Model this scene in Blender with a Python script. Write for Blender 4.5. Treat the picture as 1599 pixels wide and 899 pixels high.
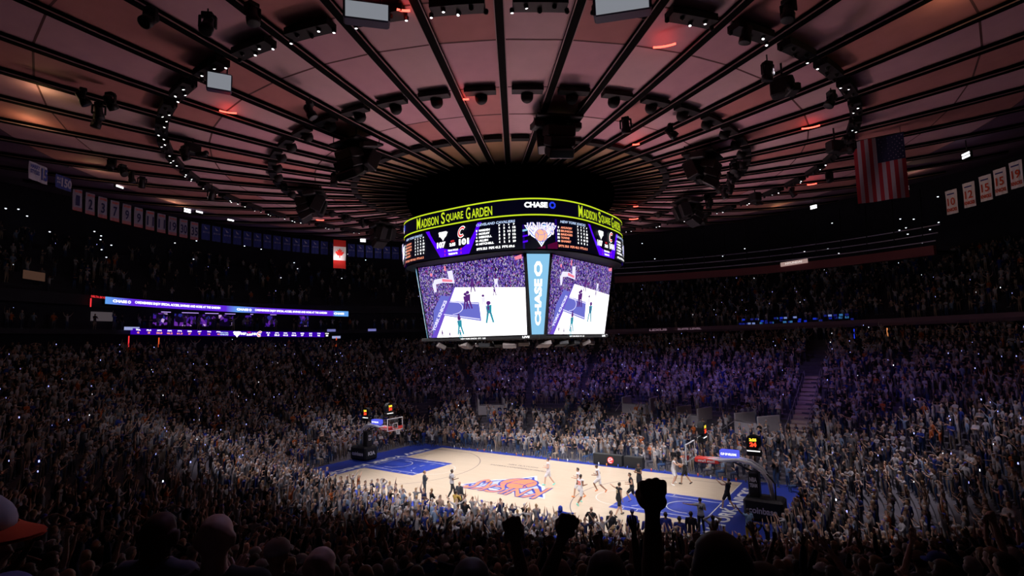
import bpy, math, random
import numpy as np
from mathutils import Vector, Matrix
random.seed(7); RNG = np.random.default_rng(7)
PI = math.pi
for o in list(bpy.data.objects): bpy.data.objects.remove(o)
S = bpy.context.scene
COL = S.collection

# ------------------------------------------------------------------ camera
CAM = Vector((23.97, -34.98, 10.51)); YAW, PIT, ROL, FPX = -.602, .098, -.025, 854.5
_fw = Vector((math.sin(YAW)*math.cos(PIT), math.cos(YAW)*math.cos(PIT), math.sin(PIT)))
_r = Vector((math.cos(YAW), -math.sin(YAW), 0)); _u = _r.cross(_fw)
_r2 = _r*math.cos(ROL) + _u*math.sin(ROL); _u2 = _u*math.cos(ROL) - _r*math.sin(ROL)
cd = bpy.data.cameras.new('camera'); cam = bpy.data.objects.new('camera', cd); COL.objects.link(cam)
cd.sensor_width = 36; cd.lens = 36*FPX/1599; cd.clip_start = .05; cd.clip_end = 400
cam.matrix_world = Matrix(((_r2.x, _u2.x, -_fw.x, CAM.x), (_r2.y, _u2.y, -_fw.y, CAM.y), (_r2.z, _u2.z, -_fw.z, CAM.z), (0, 0, 0, 1)))
S.camera = cam

# ------------------------------------------------------------------ world, exposure
w = bpy.data.worlds.new('world'); S.world = w; w.use_nodes = True
w.node_tree.nodes['Background'].inputs[0].default_value = (.02, .01, .05, 1)
w.node_tree.nodes['Background'].inputs[1].default_value = 0.0
S.view_settings.view_transform = 'Standard'; S.view_settings.look = 'None'
S.view_settings.exposure = 0; S.view_settings.gamma = 1; S.view_settings.use_curve_mapping = False

# ------------------------------------------------------------------ lights of the hall
def spot(name, loc, target, power, color, size=60, blend=1.0, radius=.25):
    l = bpy.data.lights.new(name, 'SPOT'); l.energy = power; l.color = color
    l.spot_size = math.radians(size); l.spot_blend = blend; l.shadow_soft_size = radius
    o = bpy.data.objects.new(name, l); COL.objects.link(o); o.location = loc
    o.rotation_euler = (Vector(target)-Vector(loc)).to_track_quat('-Z', 'Y').to_euler(); return o
def point(name, loc, power, color, radius=.15):
    l = bpy.data.lights.new(name, 'POINT'); l.energy = power; l.color = color; l.shadow_soft_size = radius
    o = bpy.data.objects.new(name, l); COL.objects.link(o); o.location = loc; return o
def r0f_light(a): return 4.5+(abs(math.cos(a)/18.7)**6+abs(math.sin(a)/8.25)**6)**(-1/6)
LIGHTS = {'court': 13000, 'crowd': 12500, 'purple': 3600, 'uplight': 1400}
# court lights on the lighting ring: cross-court, so faces and the floor are lit
for k in range(12):
    a = 2*PI*(k+.5)/12
    p = (22.6*math.cos(a), 22.6*math.sin(a), 22.2)
    spot('court_light', p, (3.0*math.cos(a), .8, 0), LIGHTS['court'], (1, .96, .98), 56, 1.0, .3)
# wider wash that spills over the lower rows
for (az, pw) in ((0, .5), (45, 1.0), (90, 1.0), (135, 1.0), (180, .55), (208, .6), (232, .6), (330, .6), (22, .4)):
    r = math.radians(az); tr = r0f_light(r)
    spot('wash_light', (12.5*math.cos(r), 12.5*math.sin(r), 21.6), (tr*math.cos(r), tr*math.sin(r), 1.5), 3000*pw, (1, .88, 1), 46, 1.0, .3)
# ring lights over the near side, the left end and the right end
for (x, y, z, pw, sz, lx, ly) in ((-10.5, -12, 2, 6500, 40, -14, -18), (-19, -9.5, 2.5, 5000, 44, -17, -15), (0, -12.6, 2, 5200, 36, 0, -22), (7.5, -13.2, 2, 3600, 34, 8, -21), (13.5, -12.6, 2, 3600, 34, 15, -17),
        (21, -6.5, 1.6, 4200, 38, 20.5, -9.5), (21.5, 4.5, 1.6, 4600, 42, 22, 4), (26, 10.5, 3.4, 2600, 44, 20, 10), (-21, 3, 1.6, 4200, 44, -17, 4), (-24, -14.5, 4, 900, 38, -18, -14)):
    spot('near_wash_light', (lx, ly, 22.2), (x, y, z), pw*2.4, (1, .90, 1), sz-2, 1.0, .3)
for (x, lx) in ((-15, -17), (-9.5, -15), (-3.5, -13.5), (3, 13.5), (9.5, 15), (16, 18)):     # front rows of the far side
    spot('far_row_light', (lx, -8, 22.0), (x, 12.6, 1.8), 9500, (1, .90, 1), 26, 1.0, .3)
# unseen violet spot added to tint the heads nearest the camera
spot('added_rear_spot', (16, -22, 22.3), (21.6, -34.0, 9.3), 900, (.62, .5, 1), 12, 1.0, .3)
# dim blue wash on the first rows of the right upper stand
spot('upper_wash', (0, 0, 20.4), (31, 36, 13), 2600, (.55, .6, 1), 16, 1.0, .3)
spot('upper_wash', (0, 0, 20.4), (6, 47, 12.5), 1500, (.6, .5, 1), 18, 1.0, .3)
# purple floods on the far seating
for (az, pw) in ((48, .8), (66, 1.2), (84, 1.5), (102, 1.4), (120, 1.0), (28, .45), (142, .3)):
    r = math.radians(az)
    spot('purple_flood', (17*math.cos(r), 17*math.sin(r), 21.8), (32*math.cos(r), 32*math.sin(r), 3.5), LIGHTS['purple']*pw, (.36, .20, 1), 52, 1.0, .3)
# uplights added without fixtures below the scoreboard frame to wash the ceiling
for k in range(16):
    a = 2*PI*(k+.5)/16; ca, sa = math.cos(a), math.sin(a); q = 6.35/max(abs(ca), abs(sa))
    spot('added_ceiling_uplight', (q*ca, q*sa, 10.6), (19*ca, 19*sa, 23), LIGHTS['uplight'], (1, .56, .62), 76, 1.0, .3)

# ------------------------------------------------------------------ materials
MATS = {}
def mat(name, col=(.5, .5, .5), rough=.6, metal=0, emit=None, es=1.0, noise=None, objcol=False, attr=None, spec=.4, alpha=None):
    if name in MATS: return MATS[name]
    m = bpy.data.materials.new(name); m.use_nodes = True; nt = m.node_tree; b = nt.nodes['Principled BSDF']
    b.inputs['Base Color'].default_value = (*col, 1); b.inputs['Roughness'].default_value = rough
    b.inputs['Metallic'].default_value = metal; b.inputs['Specular IOR Level'].default_value = spec
    if emit: b.inputs['Emission Color'].default_value = (*emit, 1); b.inputs['Emission Strength'].default_value = es
    if alpha is not None: b.inputs['Alpha'].default_value = alpha
    if objcol:
        oi = nt.nodes.new('ShaderNodeObjectInfo'); nt.links.new(oi.outputs['Color'], b.inputs['Base Color'])
    if attr:
        at = nt.nodes.new('ShaderNodeAttribute'); at.attribute_name = attr; nt.links.new(at.outputs['Color'], b.inputs['Base Color'])
    if noise:
        sc, amt = noise
        tc = nt.nodes.new('ShaderNodeTexCoord'); n = nt.nodes.new('ShaderNodeTexNoise'); n.inputs['Scale'].default_value = sc
        n.inputs['Detail'].default_value = 4
        mr = nt.nodes.new('ShaderNodeMapRange'); mr.inputs['To Min'].default_value = 1-amt; mr.inputs['To Max'].default_value = 1+amt
        mx = nt.nodes.new('ShaderNodeMix'); mx.data_type = 'RGBA'; mx.blend_type = 'MULTIPLY'; mx.inputs[0].default_value = 1
        mx.inputs[6].default_value = (*col, 1)
        nt.links.new(tc.outputs['Object'], n.inputs['Vector']); nt.links.new(n.outputs['Fac'], mr.inputs['Value'])
        nt.links.new(mr.outputs[0], mx.inputs[7])
        if objcol: nt.links.new(oi.outputs['Color'], mx.inputs[6])
        nt.links.new(mx.outputs[2], b.inputs['Base Color'])
    MATS[name] = m; return m
BLACK = mat('matte_black', (.004, .0035, .0045), .7, noise=(3, .3))
STEEL = mat('dark_steel', (.012, .012, .014), .5, .4, noise=(6, .3))
def glow(name, c, s=1.0): return mat(name, (0, 0, 0), .5, emit=c, es=s, spec=.1)
G_WHITE = glow('led_white', (1, 1, 1), 1.6); G_YELLOW = glow('led_yellow', (.62, .80, .02), 1.0)
G_ORANGE = glow('led_orange', (1, .33, .20), 1.1); G_RED = glow('led_red', (1, .04, .05), 1.0)
G_VIOLET = glow('led_violet', (.09, .0, .95), 1.0); G_BLUE = glow('led_blue', (.02, .05, .85), 1.0)
G_SKY = glow('led_sky_blue', (.26, .58, .86), 1.0); G_DARK = glow('led_off', (.001, .001, .006), 1.0)
G_PALE = glow('led_pale_blue', (.55, .70, 1), 1.0); G_LAMP = glow('lamp_white', (1, .96, 1), 3.5)
G_WARM = glow('warm_glow', (1, .62, .34), .35); G_REDARC = glow('red_neon', (1, .09, .06), 4.0)
G_PHONE = glow('phone_light', (.35, .38, 1), 2.2)
G_PHONEW = glow('phone_light_white', (.8, .85, 1), 2.2)

# ------------------------------------------------------------------ helpers
def link(name, mesh, parent=None, m=None):
    o = bpy.data.objects.new(name, mesh); COL.objects.link(o)
    if parent: o.parent = parent
    if m is not None:
        for q in (m if isinstance(m, (list, tuple)) else [m]): mesh.materials.append(q)
    return o
def tag(o, label=None, cat=None, group=None, kind=None):
    if label: o['label'] = label
    if cat: o['category'] = cat
    if group: o['group'] = group
    if kind: o['kind'] = kind
    return o
def empty(name, loc=(0, 0, 0), rz=0, label=None, cat=None, group=None):
    o = bpy.data.objects.new(name, None); COL.objects.link(o); o.location = loc; o.rotation_euler = (0, 0, rz)
    o.empty_display_size = .2
    return tag(o, label, cat, group)
class MB:
    def __init__(s): s.v = []; s.f = []; s.mi = []; s.sm = []
    def add(s, vs, fs, mi=0, smooth=False):
        n = len(s.v); s.v += [tuple(v) for v in vs]; s.f += [tuple(i+n for i in f) for f in fs]
        s.mi += [mi]*len(fs); s.sm += [smooth]*len(fs); return s
    def box(s, c, d, rz=0, mi=0, bev=0, M=None):
        x, y, z = [q/2 for q in d]
        if bev <= 0:
            P = [(i*x, j*y, k*z) for k in (-1, 1) for (i, j) in ((-1, -1), (1, -1), (1, 1), (-1, 1))]
            F = [(3, 2, 1, 0), (4, 5, 6, 7), (0, 1, 5, 4), (1, 2, 6, 5), (2, 3, 7, 6), (3, 0, 4, 7)]
        else:
            b = min(bev, x*.9, y*.9, z*.9); P = []; F = []
            ring = lambda xx, yy, zz: [(-xx+b, -yy, zz), (xx-b, -yy, zz), (xx, -yy+b, zz), (xx, yy-b, zz), (xx-b, yy, zz), (-xx+b, yy, zz), (-xx, yy-b, zz), (-xx, -yy+b, zz)]
            P += ring(x-b, y-b, -z)+ring(x, y, -z+b)+ring(x, y, z-b)+ring(x-b, y-b, z)
            for k in range(3):
                for i in range(8): F.append((k*8+i, k*8+(i+1) % 8, (k+1)*8+(i+1) % 8, (k+1)*8+i))
            F.append(tuple(range(7, -1, -1))); F.append(tuple(range(24, 32)))
        ca, sa = math.cos(rz), math.sin(rz); out = []
        for p in P:
            if M is not None: q = M @ Vector(p); out.append((q.x+c[0], q.y+c[1], q.z+c[2]))
            else: out.append((c[0]+p[0]*ca-p[1]*sa, c[1]+p[0]*sa+p[1]*ca, c[2]+p[2]))
        return s.add(out, F, mi)
    def tube(s, pts, r, n=8, mi=0, cap=True, smooth=True):
        pts = [Vector(p) for p in pts]; R = r if isinstance(r, (list, tuple)) else [r]*len(pts); V = []; F = []
        for i, p in enumerate(pts):
            t = (pts[min(i+1, len(pts)-1)]-pts[max(i-1, 0)]).normalized()
            a = t.cross(Vector((0, 0, 1)));
            if a.length < .05: a = t.cross(Vector((1, 0, 0)))
            a.normalize(); b = t.cross(a)
            for k in range(n):
                q = 2*PI*k/n; V.append(p+(a*math.cos(q)+b*math.sin(q))*R[i])
        for i in range(len(pts)-1):
            for k in range(n): F.append((i*n+k, i*n+(k+1) % n, (i+1)*n+(k+1) % n, (i+1)*n+k))
        if cap: F.append(tuple(range(n-1, -1, -1))); F.append(tuple((len(pts)-1)*n+k for k in range(n)))
        return s.add(V, F, mi, smooth)
    def lathe(s, prof, c=(0, 0, 0), n=16, mi=0, smooth=True, M=None):
        V = []; F = []
        for (r, z) in prof:
            for k in range(n):
                q = 2*PI*k/n; v = Vector((r*math.cos(q), r*math.sin(q), z))
                if M is not None: v = M @ v
                V.append((v.x+c[0], v.y+c[1], v.z+c[2]))
        for i in range(len(prof)-1):
            for k in range(n): F.append((i*n+k, i*n+(k+1) % n, (i+1)*n+(k+1) % n, (i+1)*n+k))
        F.append(tuple(range(n-1, -1, -1))); F.append(tuple((len(prof)-1)*n+k for k in range(n)))
        return s.add(V, F, mi, smooth)
    def build(s, name, m, parent=None):
        me = bpy.data.meshes.new(name); me.from_pydata(s.v, [], s.f); me.update()
        me.polygons.foreach_set('material_index', s.mi); me.polygons.foreach_set('use_smooth', s.sm)
        return link(name, me, parent, m)
_T = {}
def text_geo(s, bold=0.0):
    if (s, bold) in _T: return _T[(s, bold)]
    c = bpy.data.curves.new('t', 'FONT'); c.body = s; c.size = 1; c.offset = bold; c.resolution_u = 3; c.align_x = 'CENTER'; c.align_y = 'CENTER'
    o = bpy.data.objects.new('t', c); COL.objects.link(o); bpy.context.view_layer.update()
    me = bpy.data.meshes.new_from_object(o.evaluated_get(bpy.context.evaluated_depsgraph_get()))
    V = np.array([v.co[:2] for v in me.vertices]); F = [tuple(p.vertices) for p in me.polygons]
    V[:, 0] -= (V[:, 0].min()+V[:, 0].max())/2; V[:, 1] -= (V[:, 1].min()+V[:, 1].max())/2
    V[:, 0] /= V[:, 0].max()*2; V[:, 1] /= V[:, 1].max()*2      # unit box
    bpy.data.objects.remove(o); bpy.data.curves.remove(c); bpy.data.meshes.remove(me)
    _T[(s, bold)] = (V, F); return V, F
def put_text(mb, s, x, y, wd, ht, f, mi=0, bold=.02, warp=None, layer=0, slant=0):
    V, F = text_geo(s, bold); out = []
    for (a, b) in V:
        px, py = a*wd, b*ht
        if warp: px, py = warp(a, b, wd, ht)
        px += slant*py
        out.append(f(x+px, y+py, layer))
    mb.add(out, F, mi)
def put_poly(mb, P, f, mi=0, layer=0):
    mb.add([f(x, y, layer) for x, y in P], [tuple(range(len(P)))], mi)
def put_circle(mb, x, y, r, f, mi=0, layer=0, n=28, ry=None):
    put_poly(mb, [(x+r*math.cos(2*PI*k/n), y+(ry or r)*math.sin(2*PI*k/n)) for k in range(n)], f, mi, layer)
def put_arc(mb, x, y, r, a0, a1, wd, f, mi=0, layer=0, n=24, sy=1):
    V = []; F = []
    for k in range(n+1):
        a = a0+(a1-a0)*k/n
        for rr in (r-wd/2, r+wd/2): V.append(f(x+rr*math.cos(a), y+sy*rr*math.sin(a), layer))
    for k in range(n): F.append((2*k, 2*k+1, 2*k+3, 2*k+2))
    mb.add(V, F, mi)
def put_line(mb, a, b, wd, f, mi=0, layer=0):
    dx, dy = b[0]-a[0], b[1]-a[1]; L = math.hypot(dx, dy); nx, ny = -dy/L*wd/2, dx/L*wd/2
    put_poly(mb, [(a[0]-nx, a[1]-ny), (b[0]-nx, b[1]-ny), (b[0]+nx, b[1]+ny), (a[0]+nx, a[1]+ny)], f, mi, layer)
def team_logo(mb, x, y, sz, f, m):
    """shield with an arched word over a ball; m = indices (outline, field, word, ball, seam, back)"""
    g = lambda a, b, l: f(x+a*sz, y+b*sz, l)
    ol, fi, wo, ba, se, bk = m
    put_poly(mb, [(-1.06, .42), (-.55, .36), (0, .40), (.55, .36), (1.06, .42), (.62, -.30), (.30, -.52), (0, -1.0), (-.30, -.52), (-.62, -.30)], g, bk, 1)
    put_poly(mb, [(-1.0, .38), (-.5, .30), (0, .33), (.5, .30), (1.0, .38), (.56, -.27), (.26, -.48), (0, -.90), (-.26, -.48), (-.56, -.27)], g, ol, 2)
    put_poly(mb, [(-.90, .33), (-.5, .26), (0, .28), (.5, .26), (.90, .33), (.50, -.24), (.22, -.44), (0, -.80), (-.22, -.44), (-.50, -.24)], g, fi, 3)
    put_circle(mb, 0, -.27, .43, g, ol, 4); put_circle(mb, 0, -.27, .39, g, ba, 5)
    put_arc(mb, 0, -.27, .20, -PI/2, PI/2, .03, lambda a, b, l: g(a*1.0+.0, (b+.27)*1.9-.27, l), se, 6)
    put_arc(mb, -.62, -.27, .42, -.6, .6, .03, g, se, 6); put_arc(mb, .0, .18, .42, PI+.65, 2*PI-.65, .03, g, se, 6)
    def wp(a, b, wd, ht):
        h = ht*(1+.9*abs(2*a)**1.6)*.78
        return a*wd*(1+.10*(b)), b*h + .12*(1-(2*a)**2) - .10*abs(2*a)**2
    put_text(mb, 'KNICKS', 0, .22, 1.72, .60, g, ol, .060, wp, 7); put_text(mb, 'KNICKS', 0, .22, 1.68, .57, g, wo, .012, wp, 8)
def horseshoe_c(mb, x, y, sz, f, m1, m2):
    put_arc(mb, x, y, sz*.40, .75, 2*PI-.75, sz*.32, lambda a, b, l: f(a+.25*(b-y), b, l), m1, 2, 20, 1.2)
    put_arc(mb, x, y, sz*.40, .80, 2*PI-.80, sz*.18, lambda a, b, l: f(a+.25*(b-y), b, l), m2, 3, 20, 1.2)
def octo(mb, x, y, r, f, mi=0, layer=2):
    n = 8; P = lambda rr, k: (x+rr*math.cos(2*PI*(k+.5)/n), y+rr*math.sin(2*PI*(k+.5)/n))
    V = []; F = []
    for k in range(n): V += [f(*P(r, k), layer), f(*P(r*.5, k), layer)]
    for k in range(n): F.append((2*k, 2*((k+1) % n), 2*((k+1) % n)+1, 2*k+1))
    mb.add(V, F, mi)

# ------------------------------------------------------------------ hall structure
ZC, KC = 22.0, .0022
def zceil(r): return ZC + KC*r*r
PINK = mat('ceiling_panel_rose', (.60, .40, .42), .75, noise=(1.2, .10))
RUST = mat('ceiling_panel_rust', (.50, .21, .20), .75, noise=(1.2, .14))
MAUV = mat('ceiling_panel_mauve', (.58, .33, .38), .75, noise=(1.2, .10))
TAN = mat('ceiling_panel_tan', (.60, .40, .26), .75, noise=(1.2, .12))
WOODB = mat('ceiling_panel_brown', (.46, .27, .14), .75, noise=(1.2, .16))
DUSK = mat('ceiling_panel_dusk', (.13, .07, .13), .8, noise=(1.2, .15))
SEAM = mat('ceiling_seam', (.12, .05, .05), .8)
RIBM = mat('rib_black', (.002, .002, .002), .8, spec=.05); FLM = mat('rib_flange', (.40, .27, .27), .6)
NR = 48; A0 = math.radians(-56.2)
rads = [7.0, 11.9, 14.6, 17.3, 20.9, 23.3, 28.6, 33.0, 39.0, 46.0, 58.5]
mb = MB(); R_ = random.Random(3)
for k in range(NR):
    a0, a1 = A0+2*PI*k/NR, A0+2*PI*(k+1)/NR
    for i in range(len(rads)-1):
        r0, r1 = rads[i], rads[i+1]
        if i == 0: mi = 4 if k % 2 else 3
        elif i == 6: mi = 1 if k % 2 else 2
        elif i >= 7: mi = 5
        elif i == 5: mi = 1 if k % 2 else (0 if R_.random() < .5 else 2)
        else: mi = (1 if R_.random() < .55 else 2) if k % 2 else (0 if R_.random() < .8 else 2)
        if i > 0:
            g = .045
            mb.add([(r*math.cos(a), r*math.sin(a), zceil(r)-.01) for r, a in ((r0-g, a0), (r0+g, a0), (r0+g, a1), (r0-g, a1))], [(0, 1, 2, 3)], 6)
        ns = max(1, int((r1-r0)/2)); V = []; F = []
        for j in range(ns+1):
            r = r0+(r1-r0)*j/ns
            for a in (a0, (a0+a1)/2, a1): V.append((r*math.cos(a), r*math.sin(a), zceil(r)))
        for j in range(ns):
            for q in range(2): F.append((3*j+q, 3*j+q+1, 3*j+q+4, 3*j+q+3))
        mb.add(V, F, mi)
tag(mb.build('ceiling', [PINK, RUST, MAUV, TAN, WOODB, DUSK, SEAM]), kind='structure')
for k in range(NR):
    a = A0+2*PI*k/NR; mb = MB(); ca, sa = math.cos(a), math.sin(a)
    rs = [7.5+j*2.2 for j in range(18)]
    def strip(h0, h1, z0, z1, mi):
        V = []; F = []
        for r in rs:
            for (h, z) in ((h0, z0), (h1, z0), (h1, z1), (h0, z1)):
                V.append((r*ca-h*sa, r*sa+h*ca, zceil(r)+z))
        for j in range(len(rs)-1):
            for q in range(4): F.append((4*j+q, 4*j+(q+1) % 4, 4*j+4+(q+1) % 4, 4*j+4+q))
        F += [(3, 2, 1, 0), tuple(4*(len(rs)-1)+q for q in range(4))]; mb.add(V, F, mi)
    strip(-.16, .16, -.27, -.02, 0); strip(-.20, -.16, -.24, -.20, 1); strip(.16, .20, -.24, -.20, 1)
    tag(mb.build('trim_%d' % (k+1), [RIBM, FLM]), kind='structure')

# bowl: plan radius and height of the seating
def r0f(a, hx=18.7, hy=8.25, n=6): return (abs(math.cos(a)/hx)**n+abs(math.sin(a)/hy)**n)**(-1/n)
RO = 44.5; NROW = 36
def zrow(t):
    t = max(0, (t-.085)/.915); return 9.8*(.6*t+.4*t*t)
def bowl_r(a, t): r = r0f(a); return r+t*(RO-r)
CONC = mat('concrete_dark', (.07, .065, .08), .85, noise=(1.5, .3))
CONCP = mat('stair_beige', (.42, .34, .28), .8, noise=(3, .2))
mb = MB(); NA = 180
for k in range(NROW):
    t0, t1 = k/NROW, (k+1)/NROW; z = zrow(t0); zn = zrow(t1)
    V = []; F = []
    for j in range(NA):
        a = 2*PI*j/NA
        for (t, zz) in ((t0, z), (t1, z), (t1, zn)):
            r = bowl_r(a, t); V.append((r*math.cos(a), r*math.sin(a), zz))
    for j in range(NA):
        b = 3*j; c = 3*((j+1) % NA)
        F += [(b, c, c+1, b+1), (b+1, c+1, c+2, b+2)]
    mb.add(V, F)
tag(mb.build('trim_49', CONC), kind='structure')
mb = MB(); mb.add([(60*math.cos(2*PI*j/96), 60*math.sin(2*PI*j/96), -.02) for j in range(96)], [tuple(range(96))])
tag(mb.build('floor', CONC), kind='structure')
def ringwall(name, prof, mats, a0=0, a1=360, n=120, mis=None, zf=None):
    mb = MB(); V = []; F = []; m = len(prof); N = n
    for j in range(N+1):
        a = math.radians(a0+(a1-a0)*j/N)
        for (r, z) in prof: V.append((r*math.cos(a), r*math.sin(a), z+(zf(math.degrees(a)) if zf else 0)))
    for i in range(m-1):
        F = [(j*m+i, j*m+i+1, (j+1)*m+i+1, (j+1)*m+i) for j in range(N)]
        mb.add(V if i == 0 else [], [f if i == 0 else f for f in F], mis[i] if mis else 0) if i == 0 else None
        if i > 0:
            mb.f += F; mb.mi += [mis[i] if mis else 0]*N; mb.sm += [False]*N
    return tag(mb.build(name, mats), kind='structure')
DARKW = mat('wall_dark', (.02, .018, .03), .8, noise=(.8, .4))
FASC = mat('fascia_plum', (.16, .09, .13), .6, noise=(.6, .2))
ringwall('wall_lower', [(44.5, 9.8), (46.6, 9.8), (46.6, 11.2)], DARKW)
ringwall('trim_50', [(46.6, 11.25), (45.4, 11.25), (45.25, 11.6), (45.3, 12.05), (45.9, 12.05), (45.9, 11.95), (46.6, 11.95)], FASC, -30, 128)
NU = 12
prof = []
for k in range(NU+1): prof += [(46.4+k*.95, 11.95+k*.62), (46.4+(k+1)*.95, 11.95+k*.62)]
prof += [(58.7, 32)]
ringwall('wall_right', prof, DARKW, -60, 128)
prof = [(49, 9.8), (49, 12.4), (46.4, 12.4), (46.4, 12.9), (48.8, 12.9), (48.8, 15.4), (46.4, 15.4), (46.4, 16.5)]
for k in range(10): prof += [(46.6+k*1.0, 16.5+k*.68), (46.6+(k+1)*1.0, 16.5+k*.68)]
prof += [(58.7, 32)]
ringwall('wall_left', prof, DARKW, 128, 232)
ringwall('wall_back', [(47, 9.8), (47, 24), (58.7, 32)], DARKW, 232, 300)

# ------------------------------------------------------------------ court
def wood():
    m = bpy.data.materials.new('maple_planks'); m.use_nodes = True; nt = m.node_tree; b = nt.nodes['Principled BSDF']
    tc = nt.nodes.new('ShaderNodeTexCoord'); br = nt.nodes.new('ShaderNodeTexBrick'); nt.links.new(tc.outputs['Object'], br.inputs['Vector'])
    br.inputs['Color1'].default_value = (.47, .385, .295, 1); br.inputs['Color2'].default_value = (.44, .355, .265, 1); br.inputs['Mortar'].default_value = (.40, .29, .19, 1)
    br.inputs['Scale'].default_value = 1; br.inputs['Mortar Size'].default_value = .004; br.inputs['Brick Width'].default_value = 1.6; br.inputs['Row Height'].default_value = .12
    nt.links.new(br.outputs['Color'], b.inputs['Base Color']); b.inputs['Roughness'].default_value = .30; b.inputs['Specular IOR Level'].default_value = .35
    return m
BLUEP = mat('court_blue', (.022, .045, .30), .3, noise=(.5, .1)); WHITEP = mat('court_white', (.6, .6, .6), .4)
INK = mat('court_black_line', (.05, .04, .06), .5); ORP = mat('court_orange', (.62, .17, .075), .4); SILV = mat('court_silver', (.32, .36, .45), .4)
court = empty('basketball_court', (0, 0, 0), 0, 'pale maple basketball court with blue keys and blue surround at the arena centre', 'basketball court')
CF = lambda x, y, l=0: (x, y, .030+.003*l)
mb = MB(); mb.box((0, 0, .013), (36.4, 16.9, .026)); mb.build('blue_surround', BLUEP, court)
mb = MB(); put_poly(mb, [(-14.33, -7.62), (14.33, -7.62), (14.33, 7.62), (-14.33, 7.62)], CF); mb.build('maple_floor', wood(), court)
for sx in (-1, 1):
    mb = MB(); f = (lambda x, y, l=0, sx=sx: CF(sx*x, y*sx, l))
    put_poly(mb, [(8.53, -2.44), (14.33, -2.44), (14.33, 2.44), (8.53, 2.44)], f, 0, 1)
    tag(mb.build('key', BLUEP, court))
    mb = MB()
    put_line(mb, (14.33, -7.62), (14.33, 7.62), .06, f, 0, 2)
    for y in (-1.83, 1.83): put_line(mb, (8.53, y), (14.33, y), .06, f, 0, 2)
    put_arc(mb, 12.73, 0, 1.25, PI/2, 1.5*PI, .06, f, 0, 2); 
    for y in (-1.25, 1.25): put_line(mb, (12.73, y), (13.11, y), .06, f, 0, 2)
    put_arc(mb, 8.53, 0, 1.83, PI/2, 1.5*PI, .06, f, 0, 2)
    for k in range(6):
        a = -PI/2+PI*(k+.25)/6; put_arc(mb, 8.53, 0, 1.83, a, a+PI/12, .06, f, 0, 2, 4)
    for q in (-1, 1):
        for xx in (9.4, 10.3, 11.2): put_line(mb, (xx, q*2.0), (xx, q*2.3), .05, f, 0, 2)
    mb.build('white_lines', WHITEP, court)
    mb = MB(); b0 = math.acos(6.71/7.24)
    put_arc(mb, 12.73, 0, 7.24, PI/2+b0-.0, 1.5*PI-b0, .05, f, 0, 1, 60) if False else None
    th = math.asin(6.71/7.24); put_arc(mb, 12.73, 0, 7.24, PI-th, PI+th, .055, f, 0, 1, 60)
    for y in (-6.71, 6.71): put_line(mb, (12.73-7.24*math.cos(th), y), (14.33, y), .055, f, 0, 1)
    mb.build('three_point_line', INK, court)
    # baseline lettering, read from behind the basket
    mb = MB(); h = (lambda x, y, l=0, sx=sx: CF(sx*(15.15-y), sx*(x), l))
    put_text(mb, 'NEW YORK KNICKS', 0, 0, 12.6, .85, h, 0, .03)
    mb.build('baseline_lettering', WHITEP, court)
mb = MB(); lf = lambda x, y, l=0: (.35-x, -1.35-y*1.0, .034+.0025*l)
team_logo(mb, 0, 0, 3.55, lf, (0, 1, 2, 2, 0, 3)); mb.build('centre_logo', [BLUEP, SILV, ORP, WHITEP], court)
mb = MB()
put_text(mb, 'NBA PLAYOFFS', -2.5, 4.55, 3.0, .30, CF, 0, .0, layer=2)
put_text(mb, 'EASTERN CONFERENCE FINALS', -2.5, 3.75, 5.6, .30, CF, 0, .0, layer=2)
nf = lambda x, y, l=0: (-x, -y, .034+.0025*l)
put_text(mb, 'NBA PLAYOFFS', -2.2, 5.3, 3.4, .32, nf, 0, .0, layer=2)
mb.build('sideline_lettering', INK, court)

# ------------------------------------------------------------------ scoreboard
SBX, SBY = .25, .15
AR, NRg = 7.6, 3.0
_th = np.linspace(-PI, PI, 1441); _rr = AR*(abs(np.cos(_th))**NRg+abs(np.sin(_th))**NRg)**(-1/NRg)
_px, _py = _rr*np.cos(_th), _rr*np.sin(_th); _s = np.concatenate([[0], np.cumsum(np.hypot(np.diff(_px), np.diff(_py)))])
_s -= np.interp(-PI/2, _th, _s)      # s = 0 in the middle of the long-side face
PER = _s[-1]-_s[0]
def ringpt(s, z, off=0):
    s = (s-_s[0]) % PER + _s[0]
    x, y = np.interp(s, _s, _px), np.interp(s, _s, _py)
    x2, y2 = np.interp(s+.02, _s, _px), np.interp(s+.02, _s, _py); tx, ty = x2-x, y2-y; L = math.hypot(tx, ty) or 1
    return (x+ty/L*off, y-tx/L*off, z)
sb = empty('centre_scoreboard', (SBX, SBY, 0), 0, 'huge four-sided hanging video scoreboard over centre court', 'scoreboard')
def ringband(name, z0, z1, off, m, parent, s0=None, s1=None, n=160):
    mb = MB(); V = []; F = []; a, b = (s0, s1) if s0 is not None else (0, PER)
    for j in range(n+1):
        s = a+(b-a)*j/n; V += [ringpt(s, z0, off), ringpt(s, z1, off)]
    for j in range(n): F.append((2*j, 2*j+2, 2*j+3, 2*j+1))
    mb.add(V, F); return mb.build(name, m, parent)
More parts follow.
